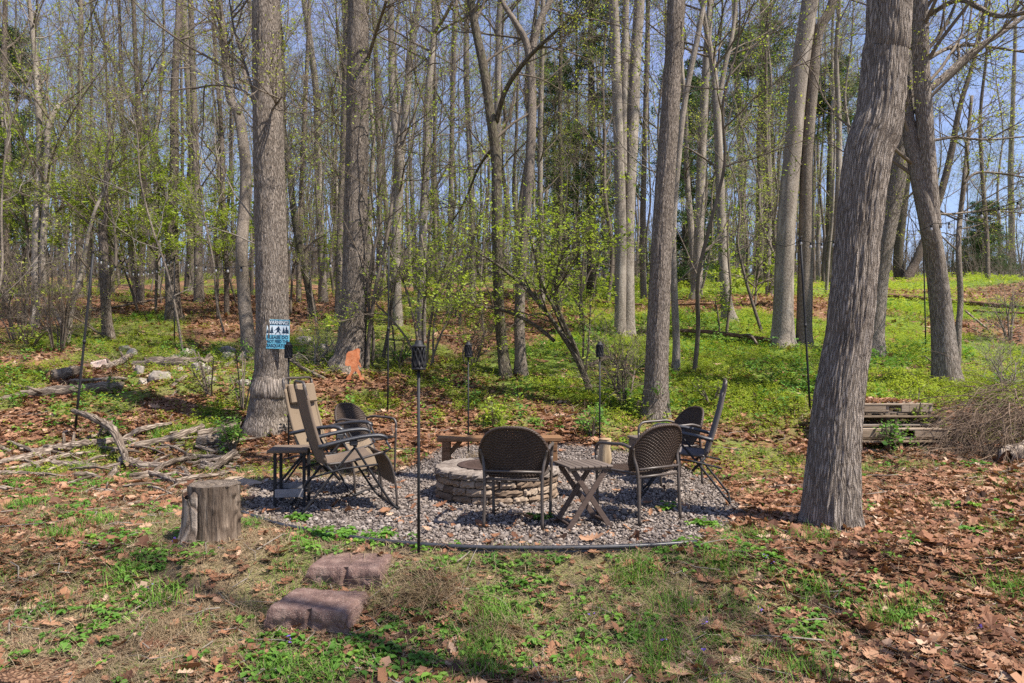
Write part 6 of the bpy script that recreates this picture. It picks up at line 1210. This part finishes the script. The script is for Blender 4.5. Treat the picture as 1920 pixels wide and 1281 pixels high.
for k, (x, y, lab, h_, w_, dn) in enumerate(((575, 815, 'green weedy bush at the foot of the sign tree', 60, 45, .9), (435, 850, 'small leafy bush at the right end of the dead wood heap', 60, 40, .8), (1715, 815, 'broad leaved green seedling before the pallets', 80, 30, .3), (1665, 845, 'small green seedling at the left of the pallets', 60, 30, .5),
        (1760, 690, 'leafy sprouts at the foot of the curving forked trunk', 40, 45, .6), (1240, 775, 'upright weed at the foot of the straight grey brown trunk', 60, 16, .7), (1195, 782, 'weed tuft left of the straight grey brown trunk', 40, 20, .6), (1110, 822, 'leafy weed behind the right end of the bench', 50, 34, .8), (925, 800, 'tall weed standing behind the plank bench', 50, 16, .8),
        (1475, 640, 'leafy sprig at the foot of the broad pale mottled trunk', 20, 40, .5), (395, 745, 'thin green bush on the leaf bank left of the sign tree', 90, 60, .35), (455, 770, 'sparse bush against the left of the sign tree', 120, 50, .3), (60, 650, 'green bush on the left bank below the crooked stem', 40, 60, .7), (210, 815, 'weed tuft by the leaning light pole', 25, 30, .4),
        (640, 685, 'green leafy bush left of the foot of the dark furrowed trunk', 70, 50, .3), (745, 690, 'leafy bush at the foot of the thin middle pole', 60, 50, .5), (1335, 760, 'green weeds behind the dark sling recliner', 50, 60, .6), (1560, 720, 'green bush just left of the huge furrowed trunk on the slope', 60, 50, .4))):
    st = []; r = np.random.default_rng(500+k)
    for q in range(6): dx = r.uniform(-1, 1)*w_*.6; hh = h_*r.uniform(.55, 1); st.append([(x+dx*.15, y, 3), (x+dx*.5, y-hh*.5, 2.5), (x+dx, y-hh, 2)])
    leafy(lab, st, 'plant' if h_ < 80 else 'shrub', 'weed_plant' if h_ < 80 else 'seedling', 4, .16 if h_ < 80 else .3, 3, 2, dn*.38, .045, 'weed' if k % 2 else 'leaf_under', seed=30+k, first=.2, wmin=.002)
def brush(label, x, y, w_, h_, seed, n=16, wood='twig', leaf=.02):
    st = []; r = np.random.default_rng(seed)
    for q in range(n): dx = r.uniform(-1, 1)*w_*.7; hh = h_*r.uniform(.4, 1); st.append([(x+dx*.3, y+r.uniform(-4, 6), 3), (x+dx*.6, y-hh*.55, 2.5), (x+dx+r.normal(0, w_*.15), y-hh, 1.5)])
    leafy(label, st, 'shrub', 'bare_shrub', 6, .8, 5, 4, leaf, .045, 'leaf_bud', wood, seed, .2, .02, None, (.4, 1.0), .004)
brush('bare brown thicket at the left edge of the bank', 40, 640, 90, 150, 61, 16, 'twig')
brush('bare arching brush between the left thicket and the crooked stem', 110, 655, 60, 130, 62, 12, 'twig')
brush('grey leafless brush at the right edge on the bright slope', 1895, 640, 60, 90, 63, 7, 'twig_grey')
brush('bare bush right of the sign tree with thin grey shoots', 590, 690, 50, 70, 64, 6, 'twig_grey', .01)
brush('brown bare shoots behind the straight grey brown trunk', 1170, 760, 45, 110, 65, 12, 'twig')
brush('leafless shrub by the middle torches on the leaf slope', 880, 690, 60, 80, 66, 6, 'twig', .03)
brush('bare shoots above the vine pile at the right edge', 1890, 735, 50, 60, 67, 5, 'twig_grey')
log('fallen_branch', 'dark dead bough arching out of the left thicket', 'branch', [(60, 598, 4, .75), (85, 605, 6, .62), (110, 625, 8, .35), (130, 648, 7)], 'log_bark')

# the deeper wood: slender trees, copied ----------------------------------------
FAR = []
for k in range(6):
    rng = np.random.default_rng(700+k); hgt = rng.uniform(15, 19); n = 9; zz = np.linspace(0, hgt, n); Q = np.stack([np.cumsum(rng.normal(0, .16, n)), np.cumsum(rng.normal(0, .16, n)), zz], 1); Q[:, :2] -= Q[0, :2]
    R = np.linspace(rng.uniform(.08, .15), .02, n); Q = smooth(Q, 4); R = np.interp(np.linspace(0, 1, len(Q)), np.linspace(0, 1, n), R); tm = MB(); cm = MB(); lf = MB()
    tube(tm, np.vstack([Q[0]-A(0, 0, .4), Q]), np.r_[R[0]*1.3, R], 9, 0, True, True); crown([(Q, R)], rng, .22, 14, 2.8, 6, 4, 3, 0, .4 if k % 2 else .6, .05, .0045, mb=cm, leafmb=lf, spread=.12)
    FAR.append((tm.mesh('trunk', MT['bark_pale' if k % 3 == 0 else 'bark_far']), cm.mesh('branches', MT['twig_grey' if k % 2 else 'twig']), lf.mesh('foliage', MT['leaf_bud' if k % 2 else 'leaf_spring'])))
rng = np.random.default_rng(77); spots = []
for _ in range(4000):
    Y = (24**1.1+(74**1.1-24**1.1)*rng.uniform())**(1/1.1); X = rng.uniform(-1, 1)*(Y*.72); px = CX+X*F/Y
    if px > 1590 and Y < 56: continue
    if px > 1590 and rng.uniform() < .3: continue
    if all((X-a)**2+(Y-b)**2 > 2.0**2 for a, b in spots): spots.append((X, Y))
    if len(spots) >= 210: break
for k, (X, Y) in enumerate(spots):
    v = FAR[rng.integers(0, 6)]; s = rng.uniform(.75, 1.15); t = thing('slender_tree', 'slender budding tree deep in the wood, one trunk among very many', 'tree', (X, Y, h1(X, Y)), rng.uniform(0, 2*PI), 'slender trees deep in the wood'); t.scale = (s*rng.uniform(.8, 1.1),)*2+(s,)
    for nm, me in zip(('trunk', 'branches', 'foliage'), v):
        o = bpy.data.objects.new(nm, me); C.objects.link(o); o.parent = t
# thin crooked saplings between the big trunks, copied
SAP = []
for k in range(5):
    rng = np.random.default_rng(740+k); hgt = rng.uniform(6, 9); n = 9; Q = smooth(np.stack([np.cumsum(rng.normal(0, .13, n)), np.cumsum(rng.normal(0, .13, n)), np.linspace(-.2, hgt, n)], 1), 4); R = np.linspace(rng.uniform(.025, .05), .006, len(Q)); tm, cm, lf = MB(), MB(), MB()
    tube(tm, Q, R, 8, 0, True, True); crown([(Q, R)], rng, .15, 12, 1.7, 5, 3, 3, 0, .55, .04, .003, mb=cm, leafmb=lf, spread=.14, ang=(.6, 1.3)); SAP.append((tm.mesh('trunk', MT['bark_far' if k % 2 else 'bark_grey']), cm.mesh('branches', MT['twig' if k % 2 else 'twig_grey']), lf.mesh('foliage', MT['leaf_under' if k % 2 else 'leaf_bud'])))
rng = np.random.default_rng(79); m = 0
while m < 58:
    Y = rng.uniform(13.5, 34); X = rng.uniform(-1, 1)*Y*.72
    if CX+X*F/Y > 1560 and rng.uniform() < .75: continue
    v = SAP[rng.integers(0, 5)]; t = thing('thin_sapling', 'thin crooked sapling standing among the bigger trunks on the slope', 'tree', (X, Y, h1(X, Y)), 0, 'thin saplings on the slope'); t.rotation_euler = (rng.normal(0, .09), rng.normal(0, .10), rng.uniform(0, 2*PI)); t.scale = (rng.uniform(.7, 1.25),)*3; m += 1
    for nm, me in zip(('trunk', 'branches', 'foliage'), v): o = bpy.data.objects.new(nm, me); C.objects.link(o); o.parent = t
# the far wood: beyond that, one mass of thin stems and twigs
fm = MB(); rng = np.random.default_rng(78); n = 1700; Y = rng.uniform(72, 125, n); X = rng.uniform(-1, 1, n)*(Y*.74); Z = H(X, Y); hh = rng.uniform(6, 17, n)
hh = np.where(CX+X*F/Y > 1600, hh*.62, hh); Q = wander(np.stack([X, Y, Z-.4], 1), np.tile(A(0, 0, 1), (n, 1))+rng.normal(0, .06, (n, 3)), hh, 8, .05, .03, rng); R = rng.uniform(.06, .16, n)[:, None]*np.linspace(1, .2, 8)[None]; btubes(fm, Q, R, 5)
L1 = spawn(Q, R, 9, .15, 1, .4, 1.0, hh*.20, 5, .14, .08, rng, .5, .012); L2 = spawn(L1[0], L1[1], 5, .1, 1, .4, 1.0, L1[2]*.5, 4, .16, .05, rng, .6, .009); btubes(fm, L1[0], L1[1], 3); btubes(fm, L2[0], L2[1], 3)
n = 5200; Y = rng.uniform(40, 105, n); X = rng.uniform(-1, 1, n)*(Y*.74); Q = wander(np.stack([X, Y, H(X, Y)-.1], 1), nrm(rng.normal(0, .35, (n, 3))+A(0, 0, 1)), rng.uniform(1, 4.4, n), 5, .12, .02, rng); R = np.full((n, 1), .012)*np.linspace(1, .4, 5)[None]
L1 = spawn(Q, R, 7, .1, 1, .4, 1.0, 1.0, 4, .16, .03, rng, .6, .007); btubes(fm, Q, R, 3); btubes(fm, L1[0], L1[1], 3)
tag(fm.build('far_woods', MT['bark_far']), 'far mass of bare stems and twigs on the skyline', None, None, 'stuff')
